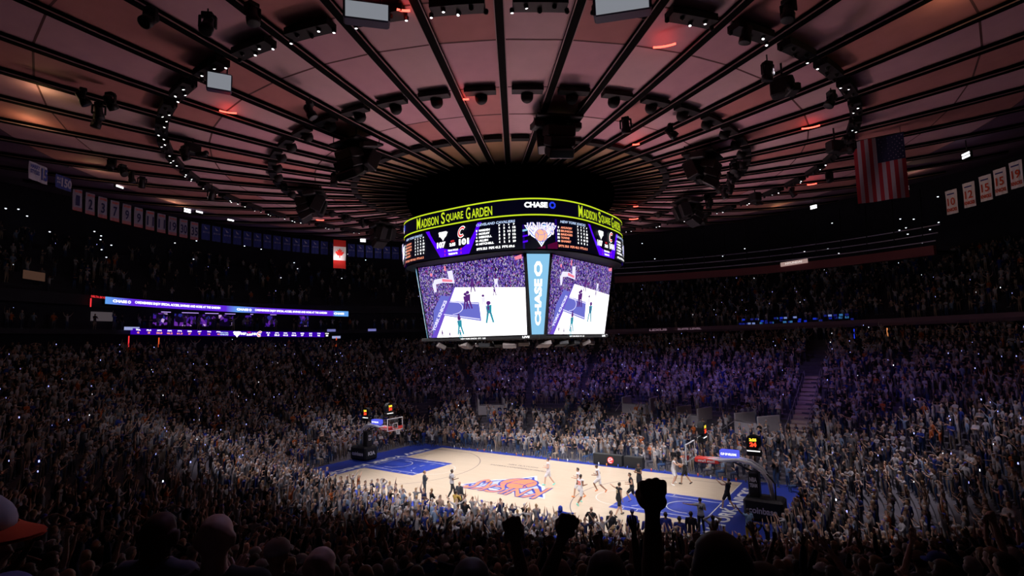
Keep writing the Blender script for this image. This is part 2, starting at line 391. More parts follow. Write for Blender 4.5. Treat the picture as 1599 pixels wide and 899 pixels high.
# casing: a solid drum, dished top and bottom
mb = MB(); n = 120; V = []; F = []
levels = [(-2.5, 19.75), (-.5, 19.75), (-.06, 19.62), (-.06, 18.32), (-.12, 18.26), (-.12, 16.2), (-.5, 16.15), (-1.4, 16.15)]
for (off, z) in levels:
    for j in range(n): V.append(ringpt(_s[0]+PER*j/n, z, off))
for i in range(len(levels)-1):
    for j in range(n): F.append((i*n+j, (i+1)*n+j, (i+1)*n+(j+1) % n, i*n+(j+1) % n))
F.append(tuple(range(n))); F.append(tuple((len(levels)-1)*n+j for j in range(n-1, -1, -1)))
mb.add(V, F); mb.build('casing', BLACK, sb)
ub = ringband('upper_band', 18.40, 19.58, 0, G_DARK, sb)
for z in (19.50, 18.46): ringband('yellow_light_line', z-.045, z+.045, .03, G_YELLOW, ub)
RF = lambda z0: (lambda x, y, l=0: ringpt(x, z0+y, .03+.012*l))
Q = PER/4
for k in range(4):
    mb = MB(); f = RF(18.98)
    # the venue name with tall initials
    for (t, x, wd, ht) in (('M', -3.70, .42, .80), ('ADISON', -2.52, 1.75, .60), ('S', -1.22, .34, .80), ('QUARE', -.20, 1.50, .60), ('G', .96, .36, .80), ('ARDEN', 2.02, 1.55, .60)):
        put_text(mb, t, k*Q+x*1.0+.5, .0 if ht > .7 else -.07, wd, ht, f, 0, .015)
    mb.build('venue_lettering', G_YELLOW, ub)
    mb = MB(); put_text(mb, 'CHASE', k*Q+Q/2-.25, .12, 1.50, .36, f, 0, .05); octo(mb, k*Q+Q/2+.82, .12, .24, f, 1)
    mb.build('sponsor_lettering', [G_WHITE, G_BLUE], ub)
st = ringband('stat_band', 16.28, 18.30, .0, G_DARK, sb)
NYK = [('8', 'ANUNOBY', '2 3 6 6'), ('11', 'BRUNSON', '3 4 1 38'), ('25', 'BRIDGES', '3 1 4 18'), ('32', 'TOWNS', '4 5 10 13'), ('44', 'SHAMET', '0 0 1 6')]
CLE = [('1', 'HARDEN', '2 3 4 15'), ('4', 'MOBLEY', '3 3 14 15'), ('5', 'MERRILL', '3 1 1 12'), ('31', 'ALLEN', '3 3 7 10'), ('45', 'MITCHELL', '4 2 5 29')]
for k in range(4):
    f = RF(17.28); c = k*Q; mb = MB()
    # violet back shapes
    put_poly(mb, [(c-2.4, .98), (c+2.5, .98), (c+1.5, -.98), (c-1.0, -.98)], f, 0, 0)
    put_poly(mb, [(c-1.15, .2), (c-.35, .98), (c+.35, .98), (c+.55, .0), (c-.1, -.5)], f, 1, 1)
    mb.build('violet_panel', [G_VIOLET, G_DARK], st)
    mb = MB()
    for sgn, rows, nm, tots, x0 in ((-1, NYK, 'NEW YORK KNICKS', ('3PT% 30.8', 'FG% 46.2', 'FT% 61.5'), -4.0), (1, CLE, 'CLEVELAND CAVALIERS', ('3PT% 33.3', 'FG% 41.2', 'FT% 69.6'), 3.35)):
        X = c+x0
        put_text(mb, nm, X+.1, .80, 2.3 if sgn < 0 else 2.7, .17, f, 2, .03, slant=.2, layer=2)
        for i, (a, b, d) in enumerate(rows):
            y = .42-.22*i
            put_text(mb, a, X-1.22, y, .09*len(a), .13, f, 0, .05, layer=2)
            wd = .135*len(b); put_text(mb, b, X-1.05+wd/2, y, wd, .14, f, 1 if sgn < 0 else 0, .05, layer=2)
            for j, q in enumerate(d.split()): put_text(mb, q, X+.42+.32*j, y, .10*len(q), .14, f, 0, .05, layer=2)
        for j, q in enumerate('FARP'): put_text(mb, q, X+.42+.32*j, .62, .09, .11, f, 0, .05, layer=2)
        for j, q in enumerate(tots): put_text(mb, q, X-.85+.92*j, -.78, .80, .16, f, 1 if (sgn < 0) else 0, .05, layer=2)
    put_text(mb, '107', c-.88, -.14, .78, .42, f, 0, .06, layer=3); put_text(mb, '101', c+1.10, -.14, .84, .42, f, 0, .06, layer=3)
    put_text(mb, 'OT1', c+.12, .0, .30, .13, f, 3, .05, layer=3); put_text(mb, '2:55', c+.12, -.22, .52, .22, f, 0, .06, layer=3)
    put_text(mb, '0', c-.55, -.60, .08, .13, f, 3, .05, layer=3); put_text(mb, 'TEAM FOULS', c+.15, -.60, .9, .13, f, 0, .05, layer=3); put_text(mb, '1', c+.85, -.60, .08, .13, f, 3, .05, layer=3)
    put_text(mb, '2', c-.55, -.84, .08, .13, f, 3, .05, layer=3); put_text(mb, 'TIMEOUTS', c+.15, -.84, .8, .13, f, 0, .05, layer=3); put_text(mb, '2', c+.85, -.84, .08, .13, f, 3, .05, layer=3)
    team_logo(mb, c-.70, .52, .40, lambda x, y, l=0: f(x, y, 3+l*.3), (0, 0, 0, 0, 1, 0))
    horseshoe_c(mb, c+.95, .52, .58, lambda x, y, l=0: f(x, y, 3+l), 0, 3)
    mb.build('score_lettering', [G_WHITE, G_ORANGE, G_PALE, G_RED], st)
    # corner logo
    c2 = c+Q/2; mb = MB()
    put_poly(mb, [(c2-1.15, .55), (c2+1.1, .95), (c2+1.1, -.98), (c2-1.15, -.98)], f, 0, 0)
    for i, (y, h_) in enumerate(((.1, .13), (-.25, .10), (-.62, .12))): put_poly(mb, [(c2-1.15, y), (c2+.4, y+.35), (c2+.4, y+.35+h_), (c2-1.15, y+h_)], f, 1 if i else 2, 1)
    put_poly(mb, [(c2-.3, -.98), (c2+1.1, -.5), (c2+1.1, -.98)], f, 3, 2)
    team_logo(mb, c2, .10, .98, lambda x, y, l=0: f(x, y, 4+l), (4, 6, 8, 5, 4, 6))
    mb.build('corner_emblem', [glow('deep_blue', (.01, .0, .13)), G_VIOLET, G_SKY, glow('deep_red', (.08, 0, .03)), glow('emblem_blue', (.18, .25, .8)), glow('emblem_orange', (1, .45, .28), 1.2), G_WHITE, glow('emblem_word', (.75, .72, .95), 1.0), glow('emblem_letters', (1, .78, .72), 1.3)], st)
# main screens
def crowd_screen():
    m = bpy.data.materials.new('screen_crowd_picture'); m.use_nodes = True; nt = m.node_tree; b = nt.nodes['Principled BSDF']
    b.inputs['Base Color'].default_value = (0, 0, 0, 1)
    uv = nt.nodes.new('ShaderNodeUVMap'); mp = nt.nodes.new('ShaderNodeMapping'); mp.inputs['Scale'].default_value = (40, 11, 1)
    v = nt.nodes.new('ShaderNodeTexVoronoi'); nt.links.new(uv.outputs[0], mp.inputs[0]); nt.links.new(mp.outputs[0], v.inputs['Vector'])
    cr = nt.nodes.new('ShaderNodeValToRGB'); sep = nt.nodes.new('ShaderNodeSeparateColor')
    nt.links.new(v.outputs['Color'], sep.inputs[0]); nt.links.new(sep.outputs[0], cr.inputs[0])
    cr.color_ramp.interpolation = 'CONSTANT'; e = cr.color_ramp.elements
    e[0].color = (.006, .0, .05, 1); e[1].position = .30; e[1].color = (.10, .04, .55, 1)
    for p, c in ((.5, (.30, .16, .85)), (.66, (.62, .45, 1)), (.80, (.02, .0, .12)), (.88, (.9, .85, 1)), (.96, (.7, .06, .3))):
        q = e.new(p); q.color = (*c, 1)
    nt.links.new(cr.outputs[0], b.inputs['Emission Color']); b.inputs['Emission Strength'].default_value = .62
    return m
SCR = [crowd_screen(), glow('screen_white_floor', (1, .98, 1), 1.9), glow('screen_key_blue', (.15, .16, .62)), glow('screen_violet', (.16, .08, .62)), glow('screen_pale', (.75, .72, 1), 1.2),
       glow('screen_teal', (.02, .30, .40)), glow('screen_player', (.10, .02, .20)), glow('screen_red', (.95, .25, .35)), glow('screen_orange', (1, .35, .2))]
TOPH, BOTH, TOPD, BOTD, ZT, ZB = 4.72, 4.30, 6.0, 5.25, 16.10, 10.95
for k in range(4):
    R4 = Matrix.Rotation(k*PI/2, 3, 'Z')
    def sf(u, v, l=0):     # u 0..1 left to right, v 0..1 top to bottom, seen from outside
        hw = TOPH+(BOTH-TOPH)*v; d = TOPD+(BOTD-TOPD)*v+.02+.008*l
        return tuple(R4 @ Vector(((2*u-1)*hw, -d, ZT+(ZB-ZT)*v)))
    mb = MB(); mb.add([sf(0, 0), sf(0, 1), sf(1, 1), sf(1, 0)], [(0, 1, 2, 3)])
    o = mb.build('main_screen', SCR, sb)
    uvl = o.data.uv_layers.new(name='UVMap')
    for li, c_ in zip(range(4), ((0, 1), (0, 0), (1, 0), (1, 1))): uvl.data[li].uv = c_
    mb = MB()
    put_poly(mb, [(.357, .326), (.09, 1), (1, 1), (1, .41)], sf, 0, 1)                              # white floor
    put_poly(mb, [(.345, .326), (.357, .326), (.09, 1), (.03, 1)], sf, 2, 2)
    put_poly(mb, [(.30, .44), (.20, .42), (.10, .62), (.05, .95), (.06, .95)], sf, 1, 1)
    put_poly(mb, [(.28, .50), (.575, .554), (.58, .80), (.20, .696)], sf, 1, 2)                     # key
    put_arc(mb, .30, .60, .11, -PI/2, PI/2, .008, sf, 3, 3, 16, .8)
    put_line(mb, (.285, .515), (.57, .57), .012, sf, 3, 3); put_line(mb, (.205, .68), (.57, .775), .012, sf, 3, 3)
    mb.build('court_picture', [SCR[1], SCR[2], SCR[3], SCR[4]], o)
    mb = MB()
    for (pu, pv, h_, c_) in ((.53, .33, .16, 2), (.475, .52, .22, 2), (.45, .53, .20, 4), (.62, .55, .16, 3), (.665, .70, .26, 1), (.66, .66, .12, 2), (.73, .43, .10, 2), (.36, .86, .22, 1), (.36, .76, .12, 2), (.355, .97, .10, 1), (.75, .33, .16, 3), (.16, .95, .08, 2), (.24, .97, .07, 2)):
        w_ = h_*.20; hh = h_
        put_circle(mb, pu, pv-hh*.5, w_*.42, sf, 2, 4, 8, w_*.55)
        put_poly(mb, [(pu-w_*.55, pv-hh*.36), (pu+w_*.55, pv-hh*.40), (pu+w_*.42, pv+.02*hh), (pu-w_*.42, pv+.02*hh)], sf, c_ if c_ < 4 else 2, 4)
        put_poly(mb, [(pu-w_*.45, pv), (pu-w_*.05, pv), (pu-w_*.5, pv+hh*.5), (pu-w_*.8, pv+hh*.5)], sf, c_ if c_ < 4 else 2, 4)
        put_poly(mb, [(pu+w_*.05, pv), (pu+w_*.45, pv), (pu+w_*.8, pv+hh*.48), (pu+w_*.5, pv+hh*.5)], sf, c_ if c_ < 4 else 2, 4)
    # stanchion, backboard, clocks in the picture
    put_poly(mb, [(.13, .27), (.16, .19), (.26, .18), (.36, .23), (.36, .27), (.24, .245), (.17, .26), (.165, .36), (.14, .37)], sf, 3, 3)
    put_poly(mb, [(.24, .19), (.34, .22), (.34, .25), (.24, .23)], sf, 5, 4)
    put_poly(mb, [(.30, .10), (.35, .09), (.36, .25), (.31, .24)], sf, 3, 3)
    put_circle(mb, .135, .12, .012, sf, 5, 3, 10, .025); put_poly(mb, [(.275, .02), (.292, .02), (.292, .09), (.275, .09)], sf, 5, 3)
    put_poly(mb, [(.92, .02), (.98, .0), (.985, .05), (.93, .06)], sf, 5, 3)
    def bt(x, y, l=0):   # text running up the picture baseline
        return sf(.205+.245*x-.10*y-.02, .70-.55*x-.05*y, l)
    put_text(mb, 'YORK KNICKS', -.02, .25, .75, .32, bt, 3, .05, layer=4)
    mb.build('players_picture', [SCR[0], SCR[5], SCR[6], SCR[4], SCR[1], SCR[7]], o)
    # back of the screen
    mb = MB(); q = [Vector(sf(u, v)) for u, v in ((-.012, -.01), (-.012, 1.012), (1.012, 1.012), (1.012, -.01))]
    nrm = R4 @ Vector((0, 1, 0)); V = [p+nrm*.02 for p in q]+[p+nrm*.5 for p in q]
    mb.add(V, [(0, 1, 2, 3), (7, 6, 5, 4), (0, 4, 5, 1), (1, 5, 6, 2), (2, 6, 7, 3), (3, 7, 4, 0)]); mb.build('screen_frame', BLACK, o)
    # corner column between this screen and the next
    def cf(x, v, l=0):
        a = Vector((TOPH+.13, -TOPD, 0)).lerp(Vector((BOTH+.25, -BOTD+.1, 0)), v); b = Vector((TOPD, -TOPH-.13, 0)).lerp(Vector((BOTD-.1, -BOTH-.25, 0)), v)
        m_ = (a+b)/2; d_ = (b-a)/2; nn = Vector((1, -1, 0)).normalized()
        p = m_+d_*x+nn*(.02+.01*l); p.z = ZT+(ZB-ZT)*v; return tuple(R4 @ p)
    mb = MB(); put_poly(mb, [(-.94, 0), (-.94, 1), (.94, 1), (.94, 0)], cf); cc = mb.build('corner_panel', G_SKY, sb)
    mb = MB(); gt = lambda x, y, l=0: cf(-y, .60-x, l)
    put_text(mb, 'CHASE', .0, .0, .58, .78, gt, 0, .05, layer=1)
    gt2 = lambda x, y, l=0: cf(y*.62*1.0, .60-(x*.33), l)
    octo(mb, 1.26, 0, .30, lambda x, y, l=0: cf(y*1.25, .60-(x*.33), l), 0, 1)
    mb.build('panel_lettering', G_WHITE, cc)
    # inner back of the corner
    mb = MB(); q = [Vector(cf(x, v)) for x, v in ((-1.2, 0), (-1.2, 1.01), (1.2, 1.01), (1.2, 0))]; nn = R4 @ Vector((-1, 1, 0)).normalized()
    V = [p+nn*.05 for p in q]+[p+nn*.4 for p in q]
    mb.add(V, [(0, 1, 2, 3), (7, 6, 5, 4), (0, 4, 5, 1), (1, 5, 6, 2), (2, 6, 7, 3), (3, 7, 4, 0)]); mb.build('corner_post', BLACK, sb)
    # lower ticker
    mb = MB(); tf = lambda x, y, l=0: tuple(R4 @ Vector((x, -5.25-.01*l, 10.80+y)))
    put_text(mb, 'LIVE', 4.2, 0, .55, .14, tf, 0, .05, layer=1); put_text(mb, 'NEW YORK KNICKS  OT1  2:55', -.2, 0, 2.2, .10, tf, 0, .02, layer=1)
    mb.build('ticker_lettering', G_WHITE, sb)
mb = MB(); mb.box((0, 0, 10.80), (10.4, 10.4, .26), bev=.05); mb.box((0, 0, 13.4), (8.2, 8.2, 5.0)); mb.build('inner_frame', BLACK, sb)
LBOX = mat('fixture_beige', (.16, .135, .13), .5)
for i in range(16):
    a = 2*PI*i/16+.1; R4 = Matrix.Rotation(a, 3, 'Z') @ Matrix.Rotation(random.uniform(-.5, .5), 3, 'Y'); d = 4.6/max(abs(math.cos(a)), abs(math.sin(a)))
    mb = MB(); mb.box((d*math.cos(a), d*math.sin(a), 10.32), (.65, .95, .32), M=R4, bev=.04); mb.tube([(d*math.cos(a), d*math.sin(a), 10.35), (d*math.cos(a), d*math.sin(a), 10.8)], .03, 6)
    mb.build('underside_camera', LBOX if i % 3 else STEEL, sb)
for i in range(8):
    a = 2*PI*i/8+.3; mb = MB(); mb.tube([(5*math.cos(a), 5*math.sin(a), 19.7), (5.1*math.cos(a), 5.1*math.sin(a), 20.54)], .04, 6); mb.build('hanging_cable', STEEL, sb)
# winch hub at the middle of the roof
hub = MB(); hub.lathe([(7.2, 20.55), (7.9, 20.8), (8.1, 21.4), (8.1, 21.95)], (0, 0, 0), 48, smooth=False)
tag(hub.build('winch_hub', mat('hub_black', (.001, .001, .001), .95, spec=0)), 'black round winch drum at the middle of the ceiling above the scoreboard', 'rigging')

# ------------------------------------------------------------------ figures
def vec(*a): return Vector(a)
BASE = dict(pelvis=(0, 0, .95), spine=(0, 0, 1.12), chest=(0, .005, 1.33), neck=(0, .0, 1.49), head0=(0, .01, 1.575), head1=(0, .015, 1.66), head2=(0, .005, 1.715),
            shL=(-.175, 0, 1.425), shR=(.175, 0, 1.425), elL=(-.235, -.02, 1.15), elR=(.235, -.02, 1.15), haL=(-.24, .08, .90), haR=(.24, .08, .90),
            hipL=(-.085, 0, .90), hipR=(.085, 0, .90), knL=(-.105, .03, .50), knR=(.105, .03, .50), anL=(-.12, -.02, .09), anR=(.12, -.02, .09))
ARMS = {   # elbow, hand for the right side (x mirrored on the left)
    'down': ((.235, -.02, 1.15), (.24, .08, .90)), 'up': ((.27, .05, 1.68), (.22, .09, 1.96)), 'wide': ((.40, .04, 1.58), (.55, .10, 1.83)),
    'clap': ((.24, .13, 1.19), (.035, .34, 1.33)), 'head': ((.38, .06, 1.58), (.13, .03, 1.70)), 'phone': ((.22, .22, 1.38), (.10, .38, 1.62)),
    'cross': ((.25, .10, 1.18), (-.10, .20, 1.24)), 'hip': ((.36, -.03, 1.18), (.16, .06, 1.02)), 'fwd': ((.22, .24, 1.33), (.20, .52, 1.42)), 'bent': ((.24, -.05, 1.17), (.22, .22, 1.18)),
    'high': ((.21, .03, 1.70), (.19, .05, 2.00)), 'side': ((.45, .02, 1.42), (.72, .05, 1.46)), 'back': ((.26, -.2, 1.2), (.28, -.1, .98)),
}
LEGS = {
    'stand': {}, 'run': dict(knL=(-.10, .30, .62), anL=(-.10, .12, .26), knR=(.10, -.06, .50), anR=(.11, -.40, .22)),
    'stride': dict(knL=(-.11, .20, .52), anL=(-.12, .26, .09), knR=(.11, -.08, .50), anR=(.12, -.34, .12)),
    'defend': dict(knL=(-.26, .16, .50), anL=(-.36, .0, .09), knR=(.26, .16, .50), anR=(.36, .0, .09)),
    'sit': dict(knL=(-.12, .46, .90), anL=(-.13, .44, .47), knR=(.12, .46, .90), anR=(.13, .44, .47)),
}
def joints(aL='down', aR='down', legs='stand', lean=0.0, over=None):
    J = {k: Vector(v) for k, v in BASE.items()}
    e, h = ARMS[aR] if isinstance(aR, str) else aR; J['elR'], J['haR'] = Vector(e), Vector(h)
    e, h = ARMS[aL] if isinstance(aL, str) else aL; J['elL'], J['haL'] = Vector((-e[0], e[1], e[2])), Vector((-h[0], h[1], h[2]))
    for k, v in LEGS[legs].items(): J[k] = Vector(v)
    if lean:
        R = Matrix.Rotation(-lean, 3, 'X'); p = J['pelvis'].copy()
        for k in J:
            if k[:2] in ('sp', 'ch', 'ne', 'he', 'sh', 'el', 'ha'): J[k] = p+R @ (J[k]-p)
    if over:
        for k, v in over.items(): J[k] = Vector(v)
    return J
def skinmesh(name, nodes, edges, sub=0, root=0, extra=None):
    """nodes: list of (pos, rx, ry)"""
    me = bpy.data.meshes.new(name); me.from_pydata([n[0] for n in nodes], edges, []); o = bpy.data.objects.new(name, me); COL.objects.link(o)
    md = o.modifiers.new('s', 'SKIN'); md.use_smooth_shade = True; md.branch_smoothing = .6
    for v, n in zip(me.skin_vertices[0].data, nodes): v.radius = (n[1], n[2]); v.use_root = False
    me.skin_vertices[0].data[root].use_root = True
    if sub: m2 = o.modifiers.new('u', 'SUBSURF'); m2.levels = sub; m2.render_levels = sub
    bpy.context.view_layer.update()
    r = bpy.data.meshes.new_from_object(o.evaluated_get(bpy.context.evaluated_depsgraph_get()))
    bpy.data.objects.remove(o); bpy.data.meshes.remove(me); r.name = name; r.materials.clear()
    return r
def hand_nodes(N, E, wrist, elbow, side, fist=False, hs=1.0):
    """palm, four fingers of different length and a thumb; first node sits inside the forearm"""
    d = (wrist-elbow).normalized(); up = Vector((0, 1, 0)) if abs(d.z) > .6 else Vector((0, 0, 1))
    s = d.cross(up).normalized(); n = s.cross(d).normalized(); k = hs
    N += [(wrist-d*.03, .024*k, .020*k), (wrist+d*.02*k, .026*k, .019*k), (wrist+d*.065*k, .040*k, .020*k)]; E += [(0, 1), (1, 2)]; palm = 2
    for i, ln in enumerate((.066, .076, .071, .056)):
        b = wrist+d*.088*k+s*(-.033+.022*i)*k; a = len(N)
        N += [(b, .0125*k, .0125*k), (b+d*ln*.5*k+n*.008*k, .0115*k, .0115*k), (b+d*ln*k+n*.024*k, .009*k, .009*k)]
        E += [(palm, a), (a, a+1), (a+1, a+2)]
    t = wrist+d*.035*k-s*side*.034*k; a = len(N)
    N += [(t, .015*k, .015*k), (t+d*.03*k-s*side*.022*k+n*.01*k, .0125*k, .0125*k), (t+d*.058*k-s*side*.026*k+n*.022*k, .010*k, .010*k)]
    E += [(palm, a), (a, a+1), (a+1, a+2)]
def capsule(V, F, A, B, ra, rb, sx=1.0, sy=1.0, n=12, side=None):
    """closed tapered capsule; sx widens it along side, sy across"""
    A = Vector(A); B = Vector(B); d = B-A; L = d.length
    d = d/L if L > 1e-6 else Vector((0, 0, 1)); s = Vector(side) if side is not None else Vector((1, 0, 0))
    s = s-d*s.dot(d)
    if s.length < .1: s = Vector((0, 1, 0)); s = s-d*s.dot(d)
    s.normalize(); t = d.cross(s); b0 = len(V)
    rings = [(A-d*ra*math.sin(q), ra*math.cos(q)) for q in (1.25, .8, .4)]+[(A, ra), (B, rb)]+[(B+d*rb*math.sin(q), rb*math.cos(q)) for q in (.4, .8, 1.25)]
    for c, r in rings:
        for k in range(n): q = 2*PI*k/n; V.append(c+s*(r*sx*math.cos(q))+t*(r*sy*math.sin(q)))
    m = len(rings)
    for i in range(m-1):
        for k in range(n): F.append((b0+i*n+k, b0+i*n+(k+1) % n, b0+(i+1)*n+(k+1) % n, b0+(i+1)*n+k))
    F.append(tuple(b0+n-1-k for k in range(n))); F.append(tuple(b0+(m-1)*n+k for k in range(n)))
def evalmesh(me, mods):
    o = bpy.data.objects.new('e', me); COL.objects.link(o)
    for ty, kw in mods:
        md = o.modifiers.new(ty, ty)
        for k, v in kw.items(): setattr(md, k, v)
    bpy.context.view_layer.update()
    r = bpy.data.meshes.new_from_object(o.evaluated_get(bpy.context.evaluated_depsgraph_get())); bpy.data.objects.remove(o); return r
def segments(J, hs=1.0):
    """(region, A, B, ra, rb, sx, sy)"""
    g = lambda k: J[k]; S_ = []; H = J['head1']; h0 = J['head0']; up = (H-h0).normalized()
    tors = [('torso', g('pelvis')+Vector((0, 0, -.02)), g('pelvis')+Vector((0, 0, .04)), .112, .112, 1.38, 1.0), ('torso', g('spine')-Vector((0, 0, .02)), g('spine'), .105, .108, 1.25, .95),
            ('torso', g('pelvis'), g('spine'), .105, .105, 1.3, .98), ('torso', g('spine'), g('chest'), .105, .118, 1.28, .95), ('torso', g('chest')-Vector((0, 0, .03)), g('chest')+Vector((0, 0, .03)), .118, .108, 1.35, .98),
            ('torso', g('shL'), g('shR'), .060, .060, 1, 1.0), ('torso', g('neck')-Vector((0, 0, .01)), g('shL')+Vector((.03, 0, 0)), .050, .050, 1, 1), ('torso', g('neck')-Vector((0, 0, .01)), g('shR')-Vector((.03, 0, 0)), .050, .050, 1, 1)]
    S_ += tors
    S_ += [('neck', g('neck')-Vector((0, 0, .03)), h0, .056, .052, 1.05, 1.05)]
    S_ += [('head', h0+Vector((0, .028, -.015)), h0+Vector((0, .02, .05)), .042, .056, 1.15, 1.05), ('head', H+Vector((0, -.010, .0)), H+Vector((0, .010, .012)), .084, .080, .93, 1.0), ('head', H+Vector((0, -.012, -.03)), H+Vector((0, .02, -.03)), .070, .064, 1.05, 1.0),
           ('head', H+Vector((0, .085, -.022)), H+Vector((0, .102, -.052)), .012, .016, 1, 1), ('head', H+Vector((-.08, -.005, -.05)), H+Vector((-.083, -.012, -.01)), .012, .016, .7, 1.3), ('head', H+Vector((.08, -.005, -.05)), H+Vector((.083, -.012, -.01)), .012, .016, .7, 1.3),
           ('head', H+Vector((-.03, .082, .008)), H+Vector((.03, .082, .008)), .014, .014, 1, 1), ('head', H+Vector((-.014, .082, -.082)), H+Vector((.014, .082, -.082)), .014, .014, 1, 1)]
    for s in 'LR':
        e, w_, sh = g('el'+s), g('ha'+s), g('sh'+s); k = hs
        S_ += [('uarm', sh, sh.lerp(e, .5), .058, .049*k, 1, 1), ('uarm', sh.lerp(e, .5), e, .049*k, .040*k, 1, 1), ('farm', e, e.lerp(w_, .35), .040*k, .042*k, 1, 1), ('farm', e.lerp(w_, .35), w_, .042*k, .027*k, 1, 1)]
        hp, kn, an = g('hip'+s), g('kn'+s), g('an'+s)
        S_ += [('leg', hp, hp.lerp(kn, .5), .088, .076, 1, 1), ('leg', hp.lerp(kn, .5), kn, .076, .056, 1, 1), ('leg', kn, kn.lerp(an, .35), .055, .057, 1, 1), ('leg', kn.lerp(an, .35), an, .057, .038, 1, 1)]
        f = (an-kn).normalized(); fw = Vector((0, 1, 0)); fw = fw-f*fw.dot(f); fw = fw.normalized() if fw.length > .1 else Vector((0, 0, 1))
        S_ += [('foot', an+f*.035-fw*.03, an+f*.045+fw*.13, .036, .032, 1.15, .9)]
    return S_
def build_body(J, fL=False, fR=False, voxel=.016, hands=True, hs=1.0):
    V, F = [], []
    SG = segments(J, hs)
    for (rg, A, B, ra, rb, sx, sy) in SG: capsule(V, F, A, B, ra, rb, sx, sy)
    HN = []
    for s, fi in (('L', fL), ('R', fR)):
        w_, e = J['ha'+s], J['el'+s]; d = (w_-e).normalized(); k = hs
        if fi:      # clenched fist: palm block, four curled fingers side by side, thumb folded across
            up = Vector((0, 1, 0)) if abs(d.z) > .6 else Vector((0, 0, 1)); sd = d.cross(up).normalized(); n_ = sd.cross(d).normalized(); sg = -1 if s == 'L' else 1
            P = lambda a, b_, c: w_+(sd*a+n_*b_+d*c)*k
            H = [(P(-.022, 0, .035), P(.022, 0, .035), .030, .030), (P(-.026, -.008, .072), P(.026, -.008, .072), .024, .024), (P(0, 0, -.02), P(0, 0, .04), .027, .032)]
            for i in range(4):
                x = -.036+.024*i; z0 = (.098, .104, .100, .092)[i]
                H += [(P(x, -.012, .07), P(x, -.010, z0), .0135, .0145), (P(x, -.008, z0), P(x, .026, z0-.006), .0145, .0135), (P(x, .028, z0-.008), P(x, .030, z0-.036), .0130, .0120), (P(x, .028, z0-.038), P(x, .010, z0-.044), .0115, .0110)]
            H += [(P(-.040*sg, .005, .035), P(-.042*sg, .034, .055), .015, .014), (P(-.042*sg, .036, .056), P(-.008*sg, .046, .058), .0135, .0115)]
            HN.append([(a, b_, r1*k, r2*k) for a, b_, r1, r2 in H])
        elif not hands: capsule(V, F, w_, w_+d*.11, .030, .026, 1.2, .8)
    def remesh(V, F, vx, it):
        me = bpy.data.meshes.new('r'); me.from_pydata([tuple(v) for v in V], [], F)
        r = evalmesh(me, [('REMESH', dict(mode='VOXEL', voxel_size=vx)), ('SMOOTH', dict(factor=.5, iterations=it))]); bpy.data.meshes.remove(me)
        vv = np.array([v.co[:] for v in r.vertices]); ff = [tuple(p.vertices) for p in r.polygons]; bpy.data.meshes.remove(r); return vv, ff
    BV, BF = remesh(V, F, voxel, 5); nb = len(BV); AV = BV; AF = list(BF)
    if hands:
        for s, fi in (('L', fL), ('R', fR)):
            if fi: continue
            N, E = [], []; hand_nodes(N, E, J['ha'+s], J['el'+s], -1 if s == 'L' else 1, False, hs)
            hm = skinmesh('h', N, E, 1); hv = np.array([v.co[:] for v in hm.vertices]); AF += [tuple(i+len(AV) for i in p.vertices) for p in hm.polygons]; AV = np.concatenate([AV, hv]); bpy.data.meshes.remove(hm)
    for H in HN:
        V2, F2 = [], []
        for a, b_, r1, r2 in H: capsule(V2, F2, a, b_, r1, r2, n=10)
        hv, hf = remesh(V2, F2, .0042*hs, 2); AF += [tuple(i+len(AV) for i in f) for f in hf]; AV = np.concatenate([AV, hv])
    return SG, BV, BF, AV, AF
def regions(SG, P):
    best = np.full(len(P), 1e9); idx = np.zeros(len(P), int); tt = np.zeros(len(P))
    for i, (rg, A, B, ra, rb, sx, sy) in enumerate(SG):
        A_, B_ = np.array(A), np.array(B); d = B_-A_; L2 = max(1e-9, d@d); t = np.clip(((P-A_)@d)/L2, 0, 1); D = np.linalg.norm(P-(A_+t[:, None]*d), axis=1)-(ra+(rb-ra)*t)*max(1, (sx+sy)/2)
        m = D < best; best[m] = D[m]; idx[m] = i; tt[m] = t[m]
    return np.array([SG[i][0] for i in idx]), idx, tt
def wrap(BV, BF, keep, off):
    """clothing: the kept part of the body surface pushed outwards, with a turned-in hem"""
    me = bpy.data.meshes.new('w'); me.from_pydata([tuple(v) for v in BV], [], BF); me.update(); Nn = np.array([v.normal[:] for v in me.vertices]); bpy.data.meshes.remove(me)
    fs = [f for f in BF if all(keep[i] for i in f)]; us = sorted({i for f in fs for i in f}); mp = {u: k for k, u in enumerate(us)}
    o_ = off[us][:, None] if isinstance(off, np.ndarray) else off
    V = BV[us]+Nn[us]*o_; F = [tuple(mp[i] for i in f) for f in fs]; ed = {}
    for f in F:
        for a, b_ in zip(f, f[1:]+f[:1]):
            if (b_, a) in ed: del ed[(b_, a)]
            else: ed[(a, b_)] = 1
    bd = sorted({i for e in ed for i in e}); m2 = {u: len(V)+k for k, u in enumerate(bd)}
    V = np.concatenate([V, BV[[us[i] for i in bd]]-Nn[[us[i] for i in bd]]*.004]) if bd else V
    F += [(b_, a, m2[a], m2[b_]) for a, b_ in ed]
    return V, F
def tomesh(name, V, F, m):
    me = bpy.data.meshes.new(name); me.from_pydata([tuple(v) for v in V], [], F); me.polygons.foreach_set('use_smooth', [True]*len(F)); me.update(); me.materials.append(m); return me
_FG = {}
def figmeshes(aL, aR, legs, lean, over, fL, fR, voxel, hs):
    key = str((aL, aR, legs, lean, over, fL, fR, voxel, hs))
    if key in _FG: return _FG[key]
    J = joints(aL, aR, legs, lean, over); SG, BV, BF, AV, AF = build_body(J, fL, fR, voxel, True, hs); rg, ix, tt = regions(SG, BV)
    D = {'J': J, 'body': tomesh('person', AV, AF, SKINM), 'BV': BV, 'BF': BF, 'rg': rg, 'ix': ix, 'tt': tt, 'SG': SG}
    _FG[key] = D; return D
